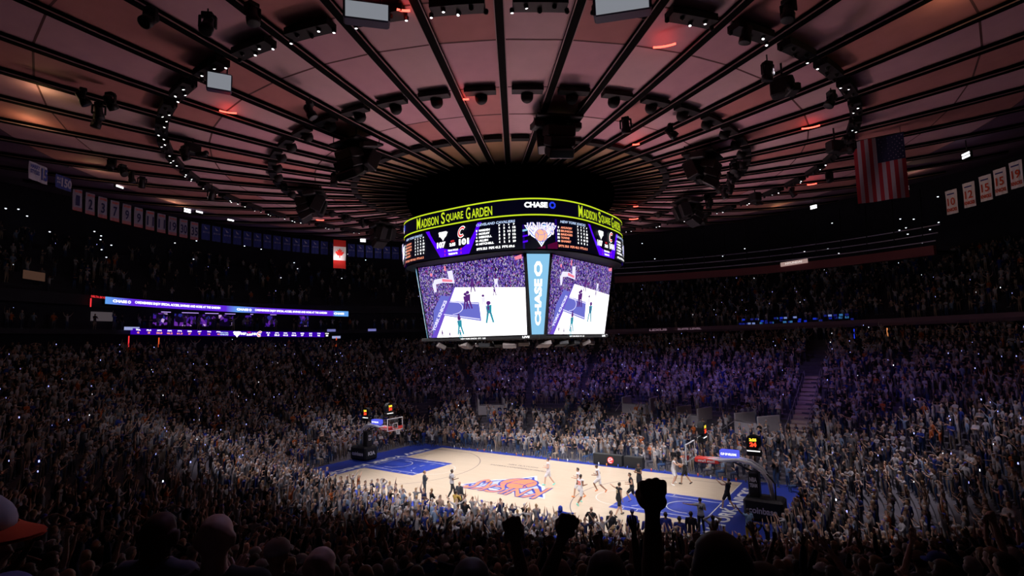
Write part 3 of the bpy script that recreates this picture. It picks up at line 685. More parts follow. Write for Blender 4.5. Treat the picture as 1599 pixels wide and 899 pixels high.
def garment(D, kind):
    if kind in D: return D[kind]
    BV, BF, rg, J, ix, tt, SG = D['BV'], D['BF'], D['rg'], D['J'], D['ix'], D['tt'], D['SG']; z = BV[:, 2]; H = J['head1']
    first = np.array([SG[i][3] for i in ix])      # start radius tells upper from lower half of a limb
    pz = J['pelvis'].z
    if kind in ('shirt', 'jacket', 'jersey'):
        k = (rg == 'torso') & (BV[:, 2] > pz-.07)
        k |= (rg == 'leg') & (z > pz-.05)
        if kind == 'jacket': k |= (rg == 'uarm') | ((rg == 'farm'))
        elif kind == 'shirt': k |= (rg == 'uarm') & ((first > .052) | (tt < .25))
        else: k |= (rg == 'uarm') & (first > .052) & (tt < .25)
        D[kind] = tomesh(kind, *wrap(BV, BF, k, np.where(rg == 'torso', .018, .015)), CLOTH)
    elif kind in ('trousers', 'shorts'):
        k = (rg == 'leg') | ((rg == 'torso') & (z < pz+.03))
        if kind == 'shorts': k &= ~((rg == 'leg') & ((first < .0575) | ((abs(first-.076) < .001) & (tt > .82))))
        else: k &= ~((rg == 'leg') & (abs(first-.057) < .0005) & (tt > .93))
        D[kind] = tomesh(kind, *wrap(BV, BF, k, .022 if kind == 'shorts' else .012), CLOTH)
    elif kind in ('shoeL', 'shoeR'):
        k = (rg == 'foot') & ((BV[:, 0] < 0) if kind == 'shoeL' else (BV[:, 0] >= 0)) if abs(J['anL'].x-J['anR'].x) > .1 else (rg == 'foot')
        D[kind] = tomesh('shoe', *wrap(BV, BF, k, .012), CLOTH)
    elif kind in ('hair', 'long'):
        y = BV[:, 1]-H.y; zz = z-H.z; hd = (rg == 'head')
        if kind == 'hair': k = hd & ((zz > .045-.0*y) | ((y < .02) & (zz > -.02)) | ((y < -.03) & (zz > -.07)))
        else: k = (hd & ((zz > .045) | ((y < .03) & (zz > -.12)))) | ((rg == 'neck') & (y < .0))
        off = np.where(zz > .0, .014, .010) if kind == 'hair' else np.where(zz > 0, .018, .034)
        D[kind] = tomesh(kind, *wrap(BV, BF, k, off), HAIRM)
    elif kind in ('cap', 'brim', 'hood'):
        me = headgear(kind, J); me.materials.append(CLOTH); D[kind] = me
    return D[kind]
def headgear(kind, J):
    h = J['head1']; mb = MB(); n = 18
    if kind == 'cap':
        mb.lathe([(.093, -.012), (.095, .012)]+[(.094*math.cos(q), .012+.078*math.sin(q)) for q in (.25, .5, .8, 1.1, 1.4)], (h.x, h.y-.004, h.z+.012), n, M=Matrix.Diagonal((1, 1.14, 1)))
        mb.lathe([(.010, .0), (.010, .008), (.004, .010)], (h.x, h.y-.004, h.z+.100), 8)
    elif kind == 'brim':
        V = []; F = []
        for i in range(9):
            a = PI*(i/8); V += [(h.x+.088*math.cos(a), h.y+.045+.055*math.sin(a), h.z+.010), (h.x+.086*math.cos(a), h.y+.060+.120*math.sin(a), h.z-.006)]
        for i in range(8): F.append((2*i, 2*i+1, 2*i+3, 2*i+2))
        V2 = [(x, y, z-.008) for x, y, z in V]; mb.add(V, F); mb.add(V2, [f[::-1] for f in F])
    elif kind == 'hood':
        mb.lathe([(.11, -.20), (.118, -.08), (.115, 0), (.098, .06), (.05, .105)], (h.x, h.y-.025, h.z+.01), n, M=Matrix.Diagonal((1, 1.12, 1)))
    me = bpy.data.meshes.new(kind); me.from_pydata(mb.v, [], mb.f); me.polygons.foreach_set('use_smooth', [True]*len(mb.f)); return me
SKINM = mat('skin', rough=.55, objcol=True, noise=(14, .06)); CLOTH = mat('cloth', rough=.9, objcol=True, noise=(9, .15)); HAIRM = mat('hair', rough=.6, objcol=True, noise=(30, .3))
def part(name, me, col, parent, label=None):
    o = bpy.data.objects.new(name, me); COL.objects.link(o); o.parent = parent; o.color = (*col, 1)
    if label: o['label'] = label
    return o
def figure(label, loc, rz, aL='down', aR='down', legs='stand', lean=0, top=(.6, .6, .6), bottom=(.03, .03, .05), skin=(.50, .30, .21), hair=(.03, .02, .015), head='hair',
           shoes=(.05, .05, .05), long=False, short=False, fL=False, fR=False, scale=1.0, over=None, group=None, sub=1, cat='person', low=True, hatcol=None, full=True, brim=None, hs=1.0, voxel=.016):
    D = figmeshes(aL, aR, legs, lean, over, fL, fR, voxel, hs)
    o = bpy.data.objects.new('person', D['body']); COL.objects.link(o); o.color = (*skin, 1)
    o.location = loc; o.rotation_euler = (0, 0, rz); o.scale = (scale,)*3; tag(o, label, cat, group)
    top = tuple(c*.62 for c in top); bottom = tuple(c*.62 for c in bottom)
    nm = 'jacket' if long else ('jersey' if short else 'shirt')
    part(nm, garment(D, nm), top, o)
    if full:
        bn = 'shorts' if short else 'trousers'; part(bn, garment(D, bn), bottom, o)
        if low:
            for s in ('shoeL', 'shoeR'): part('shoe', garment(D, s), shoes, o)
    if head == 'cap':
        cp = part('cap', garment(D, 'cap'), hatcol or (.6, .6, .6), o); part('brim', garment(D, 'brim'), brim or hatcol or (.6, .6, .6), cp)
    elif head == 'hood': part('hood', garment(D, 'hood'), top, o)
    elif head != 'bald': part('hair', garment(D, head), hair, o)
    return o
def face(p, q): return math.atan2(q[1]-p[1], q[0]-p[0])-PI/2      # figures look along +Y
def number(o, txt, col, J, back=True, h=.24):
    mb = MB(); c = J['chest']; y = -.142 if back else .142; sg = 1 if back else -1
    f = lambda a, b, l=0: (a*sg, y+c.y-abs(a)*(-.25 if back else .25), c.z-.04+b)
    put_text(mb, txt, 0, 0, .11*len(txt), h, f, 0, .04); n = mb.build('number', mat('num%s' % str(col), col, .7), o); return n
SK = [(.52, .32, .23), (.60, .38, .28), (.42, .24, .16), (.20, .10, .06), (.11, .055, .035), (.55, .36, .27)]

# ------------------------------------------------------------------ players and officials
WHT = (.95, .93, .97); BLK = (.02, .02, .025); ROY = (.03, .05, .42); GRY = (.35, .34, .36)
def pl(label, x, y, look, **k):
    k.setdefault('scale', 1.10)
    return figure(label, (x, y, .035), face((x, y), look), **k)
p = pl('player in white uniform and teal shoes jogging back past the centre logo', 2.57, .28, (-9, -4), legs='stride', aL='bent', aR='bent', top=WHT, bottom=WHT, skin=SK[0], shoes=(.2, .8, .7), short=True, head='hair')
p = pl('bearded player in white uniform hidden behind the one numbered 25', 5.92, -1.41, (-5, -4), legs='stride', aL='bent', aR='bent', top=WHT, bottom=WHT, skin=SK[2], shoes=(.9, .3, .1), short=True)
J0 = joints('bent', 'bent', 'run', .10)
p = pl('player in white uniform number 25 running upcourt with his back turned', 6.89, -3.0, (9.5, 8), legs='run', lean=.10, aL='bent', aR='bent', top=WHT, bottom=WHT, skin=SK[3], shoes=(.3, .85, .75), short=True); number(p, '25', (.85, .12, .04), J0)
p = pl('player in white uniform with a dark skin tone running left near the three point line', 6.7, .1, (-4, -2), legs='run', lean=.15, aL='bent', aR='bent', top=WHT, bottom=WHT, skin=SK[3], shoes=(.8, .3, .15), short=True)
J0 = joints('side', 'down', 'stride', .12)
p = pl('player in black uniform number 3 striding along the edge of the blue key', 9.81, -3.68, (14, 4), legs='stride', lean=.12, aL='side', aR='down', top=BLK, bottom=BLK, skin=SK[0], shoes=BLK, short=True); number(p, '3', (.75, .6, .35), J0)
pl('player in black uniform running just left of the raised fist', 9.56, -1.0, (-2, -6), legs='run', lean=.12, aL='bent', aR='bent', top=BLK, bottom=BLK, skin=SK[2], shoes=(.1, .1, .4), short=True)
pl('bearded player in black uniform with folded arms above the raised fist', 8.96, 1.73, (5, -12), aL='cross', aR='cross', top=BLK, bottom=BLK, skin=SK[3], short=True)
p = pl('player in white uniform guarding with one arm out near the far sideline', 10.25, 4.95, (14, 5.4), legs='defend', lean=.15, aL='bent', aR='fwd', top=WHT, bottom=WHT, skin=SK[0], shoes=(.9, .9, .9), short=True)
pl('player in black uniform holding the ball near the far sideline', 11.0, 5.32, (6, 4), legs='stride', aL='clap', aR='clap', lean=.12, top=BLK, bottom=BLK, skin=SK[2], shoes=BLK, short=True)
pl('player in black uniform leaning back after a shot beside the right key', 15.02, .6, (6, 3.5), legs='stride', lean=-.22, aL='fwd', aR='fwd', top=BLK, bottom=BLK, skin=SK[2], shoes=(.8, .85, .95), short=True)
REFT = (.55, .54, .58)
p = figure('referee in grey shirt pointing left beside the right baseline', (14.81, -4.27, .035), face((14.8, -4.3), (10, 3)), aL='side', aR='bent', top=REFT, bottom=BLK, skin=SK[2], scale=1.06); number(p, '46', (.03, .03, .03), joints('side', 'bent'), True, .18)
p = figure('referee in grey and black shirt jogging left of the centre logo', (-1.49, -5.76, .035), face((-1.5, -5.8), (3, 4)), legs='stride', aL='bent', aR='bent', top=REFT, bottom=BLK, skin=SK[4], scale=1.08); number(p, '71', (.03, .03, .03), joints('bent', 'bent', 'stride'), True, .18)
figure('man in dark suit with folded arms watching from the near left sideline', (-3.15, -6.7, .035), face((-3.1, -6.7), (6, 3)), aL='cross', aR='cross', top=(.05, .06, .08), bottom=(.04, .05, .06), long=True, skin=SK[0], scale=1.04, hair=(.2, .1, .05))
figure('broad man in dark jacket seen from behind beside the jogging referee', (.99, -7.9, .035), face((1, -7.9), (0, 5)), aL='bent', aR='down', top=(.045, .05, .06), bottom=BLK, long=True, skin=SK[2], scale=1.05, head='bald')
# people on their feet along the near sideline, right half
figure('bald man in black shirt with hands on hips at the near sideline', (10.45, -8.55, .035), face((10.4, -8.5), (10, 5)), aL='hip', aR='hip', top=BLK, bottom=BLK, skin=SK[0], head='bald', scale=1.05)
figure('man in dark suit seen from behind at the near sideline by the key', (11.6, -8.63, .035), face((11.6, -8.6), (10, 5)), aL='down', aR='bent', top=(.03, .03, .04), bottom=BLK, long=True, skin=SK[2], hair=(.1, .1, .1), scale=1.05)
for (x, y, lb, hd, tp, aL, aR) in ((12.6, -8.3, 'big man in royal blue warm up just left of the raised forearm', 'cap', ROY, 'down', 'bent'), (14.17, -7.9, 'man in royal blue warm up standing right of the raised forearm', 'hair', ROY, 'down', 'down'),
        (14.95, -8.2, 'shorter man in royal blue warm up beside the one in black', 'hair', (.04, .06, .36), 'bent', 'down'), (15.2, -7.2, 'man in black track jacket and pale headband by the blue warm ups', 'hair', (.025, .025, .04), 'down', 'down'),
        (13.6, -8.8, 'man in blue and orange warm up turned to his neighbour', 'hair', (.06, .07, .38), 'bent', 'bent')):
    figure(lb, (x, y, .035), face((x, y), (x-2, 4)), aL=aL, aR=aR, top=tp, bottom=(.03, .035, .2), long=True, skin=SK[3], head=hd, hatcol=(.04, .05, .25), scale=1.12)
figure('man in pale grey jacket holding his hands to his head at the right corner', (16.17, -6.92, .035), face((16, -7), (10, 3)), aL='head', aR='head', top=(.55, .54, .52), bottom=(.04, .04, .06), long=True, skin=SK[3], scale=1.05)
figure('fan in light blue jersey and yellow shorts under the right basket', (17.3, -4.6, .035), face((17, -4.9), (10, 2)), aL='wide', aR='bent', top=(.35, .58, .85), bottom=(.8, .5, .05), skin=SK[3], scale=1.0)
figure('fan in blue hooded top with one arm out at the near sideline', (8.85, -8.96, .035), face((8.8, -9), (8, 3)), aL='bent', aR='side', top=(.03, .07, .55), bottom=(.03, .05, .3), long=True, skin=SK[2], head='hood')
figure('man in mustard yellow shirt at the near sideline below the logo', (1.9, -9.3, .035), face((1.9, -9), (2, 4)), aL='clap', aR='clap', top=(.55, .36, .07), bottom=(.05, .05, .06), long=True, skin=SK[3])
bb = MB(); bb.lathe([(.001, -.12)]+[(.121*math.cos(q), .121*math.sin(q)) for q in np.linspace(-1.4, 1.4, 9)]+[(.001, .12)], (10.72, 5.22, 1.30), 14)
tag(bb.build('basketball', mat('ball_leather', (.70, .24, .08), .6, noise=(20, .2))), 'orange basketball held in front of the black uniform player', 'ball')

# ------------------------------------------------------------------ basket stands
WHITEM = mat('white_enamel', (.75, .76, .80), .4); PADK = mat('pad_black', (.008, .009, .011), .55, noise=(4, .2)); REDP = mat('pad_red', (.75, .05, .04), .45)
GLASS = bpy.data.materials.new('backboard_glass'); GLASS.use_nodes = True; b = GLASS.node_tree.nodes['Principled BSDF']; b.inputs['Transmission Weight'].default_value = 1; b.inputs['Roughness'].default_value = .02; b.inputs['IOR'].default_value = 1.1
NET = mat('net_white', (.8, .8, .8), .8)
def hoop(sx, label):
    t = empty('basketball_hoop', (sx*17.3, 0, .026), 0 if sx > 0 else PI, label, 'basketball hoop')
    L = lambda X: X-17.3      # court X to local x (along +x away from the court)
    mb = MB(); mb.box((L(17.25), 0, .62), (2.1, 1.5, 1.2), bev=.12); base = mb.build('padded_base', PADK, t)
    mb = MB(); f = lambda x, y, l=0: (L(16.19)-.005, -x, .62+y) ; put_text(mb, 'KIA', 0, 0, .85, .34, f, 0, .05)
    f = lambda x, y, l=0: (L(17.25)+x, -.757, .62+y); put_text(mb, 'coinbase', 0, 0, 1.5, .36, f, 0, .03)
    f = lambda x, y, l=0: (L(17.25)-x, .757, .62+y); put_text(mb, 'coinbase', 0, 0, 1.5, .36, f, 0, .03); mb.build('sponsor_lettering', WHITEM, base)
    mb = MB(); mb.box((L(16.75), 0, 1.85), (.6, .62, 1.5), bev=.06); mast = mb.build('padded_mast', PADK, t)
    mb = MB(); f = lambda x, y, l=0: (L(16.43), -x, 1.9+y); put_text(mb, 'NBA', 0, .25, .34, .22, f, 0, .05); put_text(mb, 'CUP', 0, -.05, .34, .22, f, 0, .05)
    f = lambda x, y, l=0: (L(16.75)+x, -.32, 1.9+y); put_text(mb, 'NBA', 0, .3, .40, .26, f, 0, .05); put_text(mb, 'TEAM', 0, -.02, .42, .22, f, 0, .05); mb.build('mast_lettering', WHITEM, mast)
    mb = MB()
    for y in (-.22, .22):
        mb.tube([(L(17.7), y, 1.2), (L(17.55), y, 2.2), (L(17.2), y, 2.75), (L(16.6), y, 3.12), (L(15.9), y, 3.22), (L(14.9), y, 3.10), (L(13.5), y*.9, 3.05)], [.07, .09, .11, .12, .11, .10, .08], 8)
    for x, z in ((17.45, 2.4), (17.0, 2.95), (16.4, 3.17), (15.7, 3.2), (15.0, 3.12)): mb.tube([(L(x), -.22, z), (L(x), .22, z)], .05, 6)
    mb.build('arm', WHITEM, t)
    mb = MB(); mb.tube([(L(16.9), 0, 2.5), (L(15.6), 0, 3.05)], .05, 6); mb.tube([(L(17.9), -.3, 1.2), (L(17.9), -.3, 2.1), (L(17.5), -.3, 2.6)], .04, 6); mb.build('brace', STEEL, t)
    mb = MB(); mb.box((L(14.15), 0, 3.0), (1.45, .62, .30), bev=.05); rp = mb.build('arm_pad', REDP, t)
    mb = MB()
    for sg in (-1, 1):
        f = lambda x, y, l=0, sg=sg: (L(14.15)-sg*x*-1 if sg < 0 else L(14.15)-x, sg*.316, 3.0+y)
        put_text(mb, 'State Farm', 0, 0, 1.0, .16, f, 0, .03)
    mb.build('pad_lettering', WHITEM, rp)
    mb = MB(); mb.box((L(15.45), 0, 3.50), (1.05, .5, .42), bev=.03); sg_ = mb.build('advert_box', glow('advert_blue', (.10, .12, .85), 1.0), t)
    mb = MB(); f = lambda x, y, l=0: (L(15.45)+x, -.256, 3.5+y); put_text(mb, 'CUP OF MILLIONS', 0, 0, .9, .14, f, 0, .04)
    f = lambda x, y, l=0: (L(15.45)-x, .256, 3.5+y); put_text(mb, 'CUP OF MILLIONS', 0, 0, .9, .14, f, 0, .04); mb.build('advert_lettering', G_WHITE, sg_)
    # backboard
    X = L(13.11); mb = MB(); mb.box((X, 0, 3.435), (.03, 1.79, 1.03)); bd = mb.build('backboard', GLASS, t)
    mb = MB()
    for z in (2.92, 3.95): mb.box((X, 0, z), (.05, 1.83, .06))
    for y in (-.89, .89): mb.box((X, y, 3.435), (.05, .06, 1.07))
    for z in (3.05, 3.50): mb.box((X-.03, 0, z), (.012, .61, .05))
    for y in (-.28, .28): mb.box((X-.03, y, 3.275), (.012, .05, .45))
    mb.build('board_frame', WHITEM, bd)
    mb = MB(); mb.box((X-.02, -.62, 3.12), (.02, .55, .26)); mb.box((X-.02, .62, 3.12), (.02, .0005, .26)); mb.build('board_decal', REDP, bd)
    mb = MB(); n = 24; rc = (L(12.73), 0, 3.05)
    mb.tube([(rc[0]+.235*math.cos(2*PI*k/n), .235*math.sin(2*PI*k/n), 3.05) for k in range(n+1)], .014, 6, cap=False); mb.box((L(12.99)+.02, 0, 3.04), (.16, .16, .05)); mb.build('rim', mat('rim_orange', (.85, .16, .03), .4), t)
    mb = MB()
    for k in range(12):
        a, b2 = 2*PI*k/12, 2*PI*(k+1)/12; c_ = 2*PI*(k+.5)/12
        P = lambda a, r, z: (rc[0]+r*math.cos(a), r*math.sin(a), z)
        for a_, b_, in ((a, c_), (b2, c_)): mb.tube([P(a_, .23, 3.04), P(b_, .17, 2.86), P(a_, .14, 2.70), P(b_, .13, 2.58)], .007, 4, smooth=False)
    mb.build('net', NET, t)
    # shot clocks: one on the board, one on the mast
    for (cx, cz, yaw) in ((13.9, 4.85, 0), (16.85, 4.30, PI/2*1.0)):
        R = Matrix.Rotation(yaw, 3, 'Z'); mb = MB(); MM = R @ Matrix.Rotation(PI/2, 3, 'Y')
        mb.lathe([(.30, -.20), (.42, -.17), (.42, .17), (.30, .20)], (L(cx), 0, cz), 24, M=MM, smooth=False)
        mb.box((L(cx), 0, cz-.62), (.34 if yaw == 0 else .8, .8 if yaw == 0 else .34, .34), bev=.03)
        mb.tube([(L(cx), 0, cz-.8), (L(cx), 0, 3.2)], .04, 6); ck = mb.build('shot_clock', PADK, t)
        mb = MB()
        for s2 in (-1, 1):
            for rr in ((0, 0, 0),):
                f = lambda x, y, l=0, s2=s2: tuple(Vector((L(cx), 0, cz))+R @ Vector((s2*(.205+.004*l), -s2*x*-1, y)) if s2 > 0 else Vector((L(cx), 0, cz))+R @ Vector((-.205-.004*l, -x, y)))
                put_text(mb, '2:55', 0, .14, .40, .17, f, 0, .06, layer=1); put_text(mb, '24', 0, -.12, .38, .26, f, 1, .06, layer=1)
                hw = .39; put_poly(mb, [(-.36, -.53), (.36, -.53), (.36, -.47), (-.36, -.47)], lambda x, y, l=0, f=f: f(x, y, -6), 2)
        mb.build('clock_digits', [glow('clock_yellow', (1, .75, .05), 1.6), glow('clock_red', (1, .06, .02), 1.8), G_WHITE], ck)
    return t
hoop(1, 'right basket stand with curved white arm, red pad and glass board'); hoop(-1, 'left basket stand with glass board facing the camera')

# ------------------------------------------------------------------ low detail crowd template figures
def lowfig(aL, aR, legs='stand', lean=0, faces=260):
    J = joints(aL, aR, legs, lean); SG, BV, BF, AV, AF = build_body(J, voxel=.028, hands=False)
    me = bpy.data.meshes.new('l'); me.from_pydata([tuple(v) for v in BV], [], BF)
    r = evalmesh(me, [('DECIMATE', dict(ratio=min(1, faces/(2.0*len(BF)))))]); bpy.data.meshes.remove(me)
    V = np.array([v.co[:] for v in r.vertices]); F = [tuple(p.vertices) for p in r.polygons]; bpy.data.meshes.remove(r)
    rg, ix, tt = regions(SG, V); reg = np.zeros(len(V), int); H = J['head1']
    reg[rg == 'torso'] = 1; reg[(rg == 'torso') & (V[:, 2] < J['pelvis'].z-.03)] = 2; reg[rg == 'leg'] = 2; reg[rg == 'foot'] = 4; reg[rg == 'uarm'] = 1; reg[rg == 'farm'] = 5
    for s in 'LR':
        w_ = np.array(J['ha'+s]); reg[(np.linalg.norm(V-w_, axis=1) < .14) & (rg == 'farm')] = 0
    reg[(rg == 'head') & ((V[:, 2] > H.z+.035) | ((V[:, 1] < H.y-.02) & (V[:, 2] > H.z-.07)))] = 3
    push = {1: .012, 2: .010, 3: .010}
    return V, F, reg
LOWPOSES = [('clap', 'clap'), ('up', 'up'), ('wide', 'wide'), ('up', 'down'), ('down', 'down'), ('bent', 'bent'), ('phone', 'phone'), ('head', 'head'), ('clap', 'clap'), ('cross', 'cross'), ('bent', 'high'), ('hip', 'down'), ('clap', 'bent'), ('down', 'clap')]
LOW = [lowfig(a, b) for a, b in LOWPOSES]; LOWSIT = [lowfig('clap', 'clap', 'sit'), lowfig('bent', 'bent', 'sit'), lowfig('up', 'up', 'sit')]
MID = [lowfig(a, b, faces=760) for a, b in LOWPOSES]
def pal(r):
    """shirt colour + name"""
    for p, c, n in ((.30, (.66, .65, .68), 'white'), (.14, (.30, .30, .32), 'grey'), (.17, (.015, .015, .018), 'black'), (.13, (.02, .03, .10), 'navy'), (.07, (.03, .06, .36), 'royal blue'),
                    (.07, (.13, .13, .15), 'charcoal'), (.03, (.70, .17, .04), 'orange'), (.05, (.48, .34, .27), 'tan'), (.05, (.30, .42, .62), 'light blue')):
        if r < p: return c, n
        r -= p
    return (.30, .10, .08), 'maroon'
SKP = np.array(SK[:4]+[SK[1], SK[0], SK[5]])*.8; HRP = [((.02, .015, .012), 'dark'), ((.09, .05, .03), 'brown'), ((.30, .20, .10), 'fair'), ((.30, .29, .28), 'grey')]
def inview(p, mx=60, top=0):
    d = Vector(p)-CAM; z = d.dot(_fw)
    if z < .8: return None
    u = 799.5+FPX*d.dot(_r2)/z; v = 449.5-FPX*d.dot(_u2)/z
    return (u, v, z) if -mx < u < 1599+mx and -mx < v < 960 else None
# walk-ways (gaps in the seating)
AISLES = [math.radians(a) for a in (8, 22, 37, 52, 66.5, 80, 94, 108, 122, 137, 152, 168, 184, 200, 216, 232, 248, 262, 276, 291, 318, 332, 347)]
VOMS = [(math.radians(66.5), .36), (math.radians(94), .36), (math.radians(116), .36), (math.radians(22), .38), (math.radians(150), .40)]
def blocked(a, t, r):
    for q in AISLES:
        d = (a-q+PI) % (2*PI)-PI
        if abs(d)*r < .42 and t > .10: return True
    for q, tt in VOMS:
        d = (a-q+PI) % (2*PI)-PI
        if abs(d)*r < 1.7 and tt-.07 < t < tt+.06: return True
    return False
FGP = [(23.3, -33.2), (22.2, -32.5), (22.7, -32.7), (22.1, -30.6), (22.0, -34.6), (21.2, -33.5), (21.5, -33.1), (19.9, -32.4), (20.2, -33.4), (23.5, -32.6), (22.3, -32.3), (18.6, -34.2)]
FGP += [(o.location.x, o.location.y) for o in bpy.data.objects if o.name.startswith('person')]
def blocked_fg(x, y): return any(math.hypot(x-a, y-b) < .55 for a, b in FGP)
seats = []
rr = random.Random(11)
for k in range(NROW):
    t = k/NROW; z = zrow(t+.001)
    if k < 3: z = 0
    a = rr.random()*.02
    while a < 2*PI:
        r = bowl_r(a, t+.012)
        x, y = r*math.cos(a), r*math.sin(a); a += (.56+.12*rr.random())/r
        if k < 3 and y < 0 and abs(x) < 16 and k < 1: continue
        if blocked(a, t, r) or rr.random() < .07: continue
        if abs(x-16.9) < 1.15 and y > 15.5: continue
        if any(abs(x-q[0]) < 2.0 and -1.2 < y-q[1] < 2.4 for q in ((13.6, 17.4), (.4, 23.0), (-15.6, 17.7), (6.8, 20.5))): continue
        if abs(x) < 18.7 and abs(x) > 15.6 and abs(y) < 1.3: continue
        if 1.6 < x < 7.2 and 7 < y < 9.1: continue
        p = Vector((x, y, zrow(t)))
        v = inview(p+Vector((0, 0, 1.3)))
        if v is None: continue
        dx = (p-CAM).to_2d().length; 
        if dx < 2.9: continue
        if blocked_fg(x, y): continue
        seats.append((x, y, zrow(t), r, k, v, dx))
# upper stands on the far and right side
upper = []
for k in range(NU):
    for a in np.arange(math.radians(-22), math.radians(127), .55/46):
        if rr.random() < .45: continue
        r = 46.4+.45+k*.95; p = (r*math.cos(a), r*math.sin(a), 11.95+k*.62+.01)
        v = inview(p)
        if v: upper.append((p[0], p[1], p[2], r, k, v, 90))
for k in range(10):
    for a in np.arange(math.radians(129), math.radians(205), .6/46):
        if rr.random() < .78: continue
        r = 46.6+.5+k; p = (r*math.cos(a), r*math.sin(a), 16.51+k*.68); v = inview(p)
        if v: upper.append((p[0], p[1], p[2], r, k, v, 90))
for a in np.arange(math.radians(-20), math.radians(210), .7/46):     # standing behind the lower bowl and in the suites
    if rr.random() < .35: continue
    r = 45.3+rr.random()*.8; p = (r*math.cos(a), r*math.sin(a), 9.81); v = inview(p)
    if v: upper.append((p[0], p[1], p[2], r, 0, v, 90))
for a in np.arange(math.radians(129), math.radians(205), .6/46):
    if rr.random() < .4: continue
    r = 47.2+rr.random(); p = (r*math.cos(a), r*math.sin(a), 12.91); v = inview(p)
    if v: upper.append((p[0], p[1], p[2], r, 0, v, 90))
seats.sort(key=lambda s: s[6])
NEAR = seats[:300]; FAR = seats[300:]+upper
# the 300 nearest: individuals
POSES = [('clap', 'clap', 'clapping'), ('up', 'up', 'both arms raised'), ('down', 'down', 'arms at sides'), ('down', 'up', 'right fist raised'), ('up', 'down', 'left arm raised'), ('phone', 'phone', 'holding a phone up'), ('wide', 'wide', 'arms spread wide'), ('head', 'head', 'hands on head')]
used = {}
def where(u, v):
    h = ['far left', 'left', 'centre left', 'centre', 'centre right', 'right', 'far right'][min(6, max(0, int(u/229)))]
    return h
for i, (x, y, z, r, k, v, dx) in enumerate(NEAR):
    R1 = random.Random(i*7+1); col, cn = pal(R1.random()); pose = R1.choice([POSES[0], POSES[2], POSES[2]] if dx < 6.5 else POSES[:5]+[POSES[0], POSES[2], POSES[0], POSES[2]]*2+POSES[5:])
    hc, hn = R1.choice(HRP); hd = R1.choice(['hair', 'hair', 'hair', 'long', 'cap', 'bald']); hat = (.6, .6, .62) if R1.random() < .5 else (.03, .06, .35)
    hn = {'cap': ('white cap' if hat[0] > .5 else 'blue cap'), 'bald': 'shaved head', 'long': 'long %s hair' % hn, 'hair': '%s hair' % hn}[hd]
    row = NROW-k
    base = 'fan in %s top, %s, %s, %s rows' % (cn, hn, pose[2], where(v[0], v[1]))
    n = used.get(base, 0); used[base] = n+1
    if n:
        pos = int(v[0]), int(v[1])
        base = 'fan in %s top, %s, %s, %s rows' % (cn, hn, pose[2], where(v[0], v[1]))+[', nearer the court', ', nearer the camera', ', by an aisle', ', mid row', ', tallest there', ', shortest there'][(n-1) % 6]
    nb = pose[2] in ('right fist raised',)
    J_full = dx < 9
    figure(base, (x, y, z), face((x, y), (0, 0))+R1.uniform(-.35, .35), aL=pose[0], aR=pose[1], top=col, bottom=(.03, .035, .06) if R1.random() < .7 else (.10, .10, .12), skin=R1.choice(SK), hair=hc, head=hd, hatcol=hat,
           long=(cn in ('navy', 'charcoal', 'black')), fR=nb, scale=R1.uniform(.93, 1.05), group='fans in the rows nearest the camera', low=False)
# everyone else
colr = np.random.default_rng(5)
def merge(items, name):
    Vs, Fs, Ls, Cs = [], [], [], []; off = 0
    loops = []; lens = []
    TF = []
    ALLT = LOW+LOWSIT+MID
    for (V, F, reg) in ALLT:
        TF.append((np.concatenate([np.array(f) for f in F]), np.array([len(f) for f in F])))
    for n, (x, y, z, r, k, v, dx) in enumerate(items):
        sit = (k < 2 and z < .05 and colr.random() < .35)
        ti = len(LOW)+colr.integers(0, 3) if sit else colr.integers(0, len(LOW))
        if dx < 26 and not sit: ti += len(LOW)+len(LOWSIT)
        V, F, reg = ALLT[ti]
        a = face((x, y), (0, 0))+colr.normal(0, .3); s = colr.uniform(.90, 1.06); ca, sa = math.cos(a)*s, math.sin(a)*s
        P = np.empty_like(V); P[:, 0] = V[:, 0]*ca-V[:, 1]*sa+x; P[:, 1] = V[:, 0]*sa+V[:, 1]*ca+y; P[:, 2] = V[:, 2]*s+z-(.40 if sit else 0)
        sk = SKP[colr.integers(0, len(SKP))]; sh = np.array(pal(colr.random())[0])*.5
        tr = np.array([(.02, .025, .05), (.06, .06, .08), (.03, .06, .14), (.25, .2, .15)][colr.integers(0, 4)])
        hr = np.array((.45, .45, .47)) if colr.random() < .09 else (np.array((.03, .06, .4)) if colr.random() < .08 else np.array(HRP[colr.integers(0, 4)][0]))
        sl = sh if colr.random() < .4 else sk
        pal_ = np.array([sk, sh, tr, hr, (.3, .3, .32), sl]); Cs.append(pal_[reg])
        Vs.append(P); L, ln = TF[ti]; loops.append(L+off); lens.append(ln); off += len(V)
    V = np.concatenate(Vs); L = np.concatenate(loops); ln = np.concatenate(lens); C = np.concatenate(Cs)
    me = bpy.data.meshes.new(name); me.vertices.add(len(V)); me.vertices.foreach_set('co', V.ravel().astype(np.float32))
    me.loops.add(len(L)); me.loops.foreach_set('vertex_index', L.astype(np.int32)); me.polygons.add(len(ln))
    st_ = np.concatenate([[0], np.cumsum(ln)[:-1]]); me.polygons.foreach_set('loop_start', st_.astype(np.int32)); me.polygons.foreach_set('loop_total', ln.astype(np.int32))
    me.polygons.foreach_set('use_smooth', np.ones(len(ln), bool)); me.update(calc_edges=True)
    at = me.attributes.new('tone', 'FLOAT_COLOR', 'POINT'); at.data.foreach_set('color', np.concatenate([C, np.ones((len(C), 1))], 1).ravel().astype(np.float32))
    return link(name, me, None, mat('crowd_cloth', rough=.85, attr='tone', spec=.2))
print('near', len(NEAR), 'far', len(FAR), 'neardist', NEAR[-1][6])
tag(merge(FAR, 'crowd'), 'dense standing crowd of basketball fans filling the bowl around the court and the upper stands', 'crowd', kind='stuff')

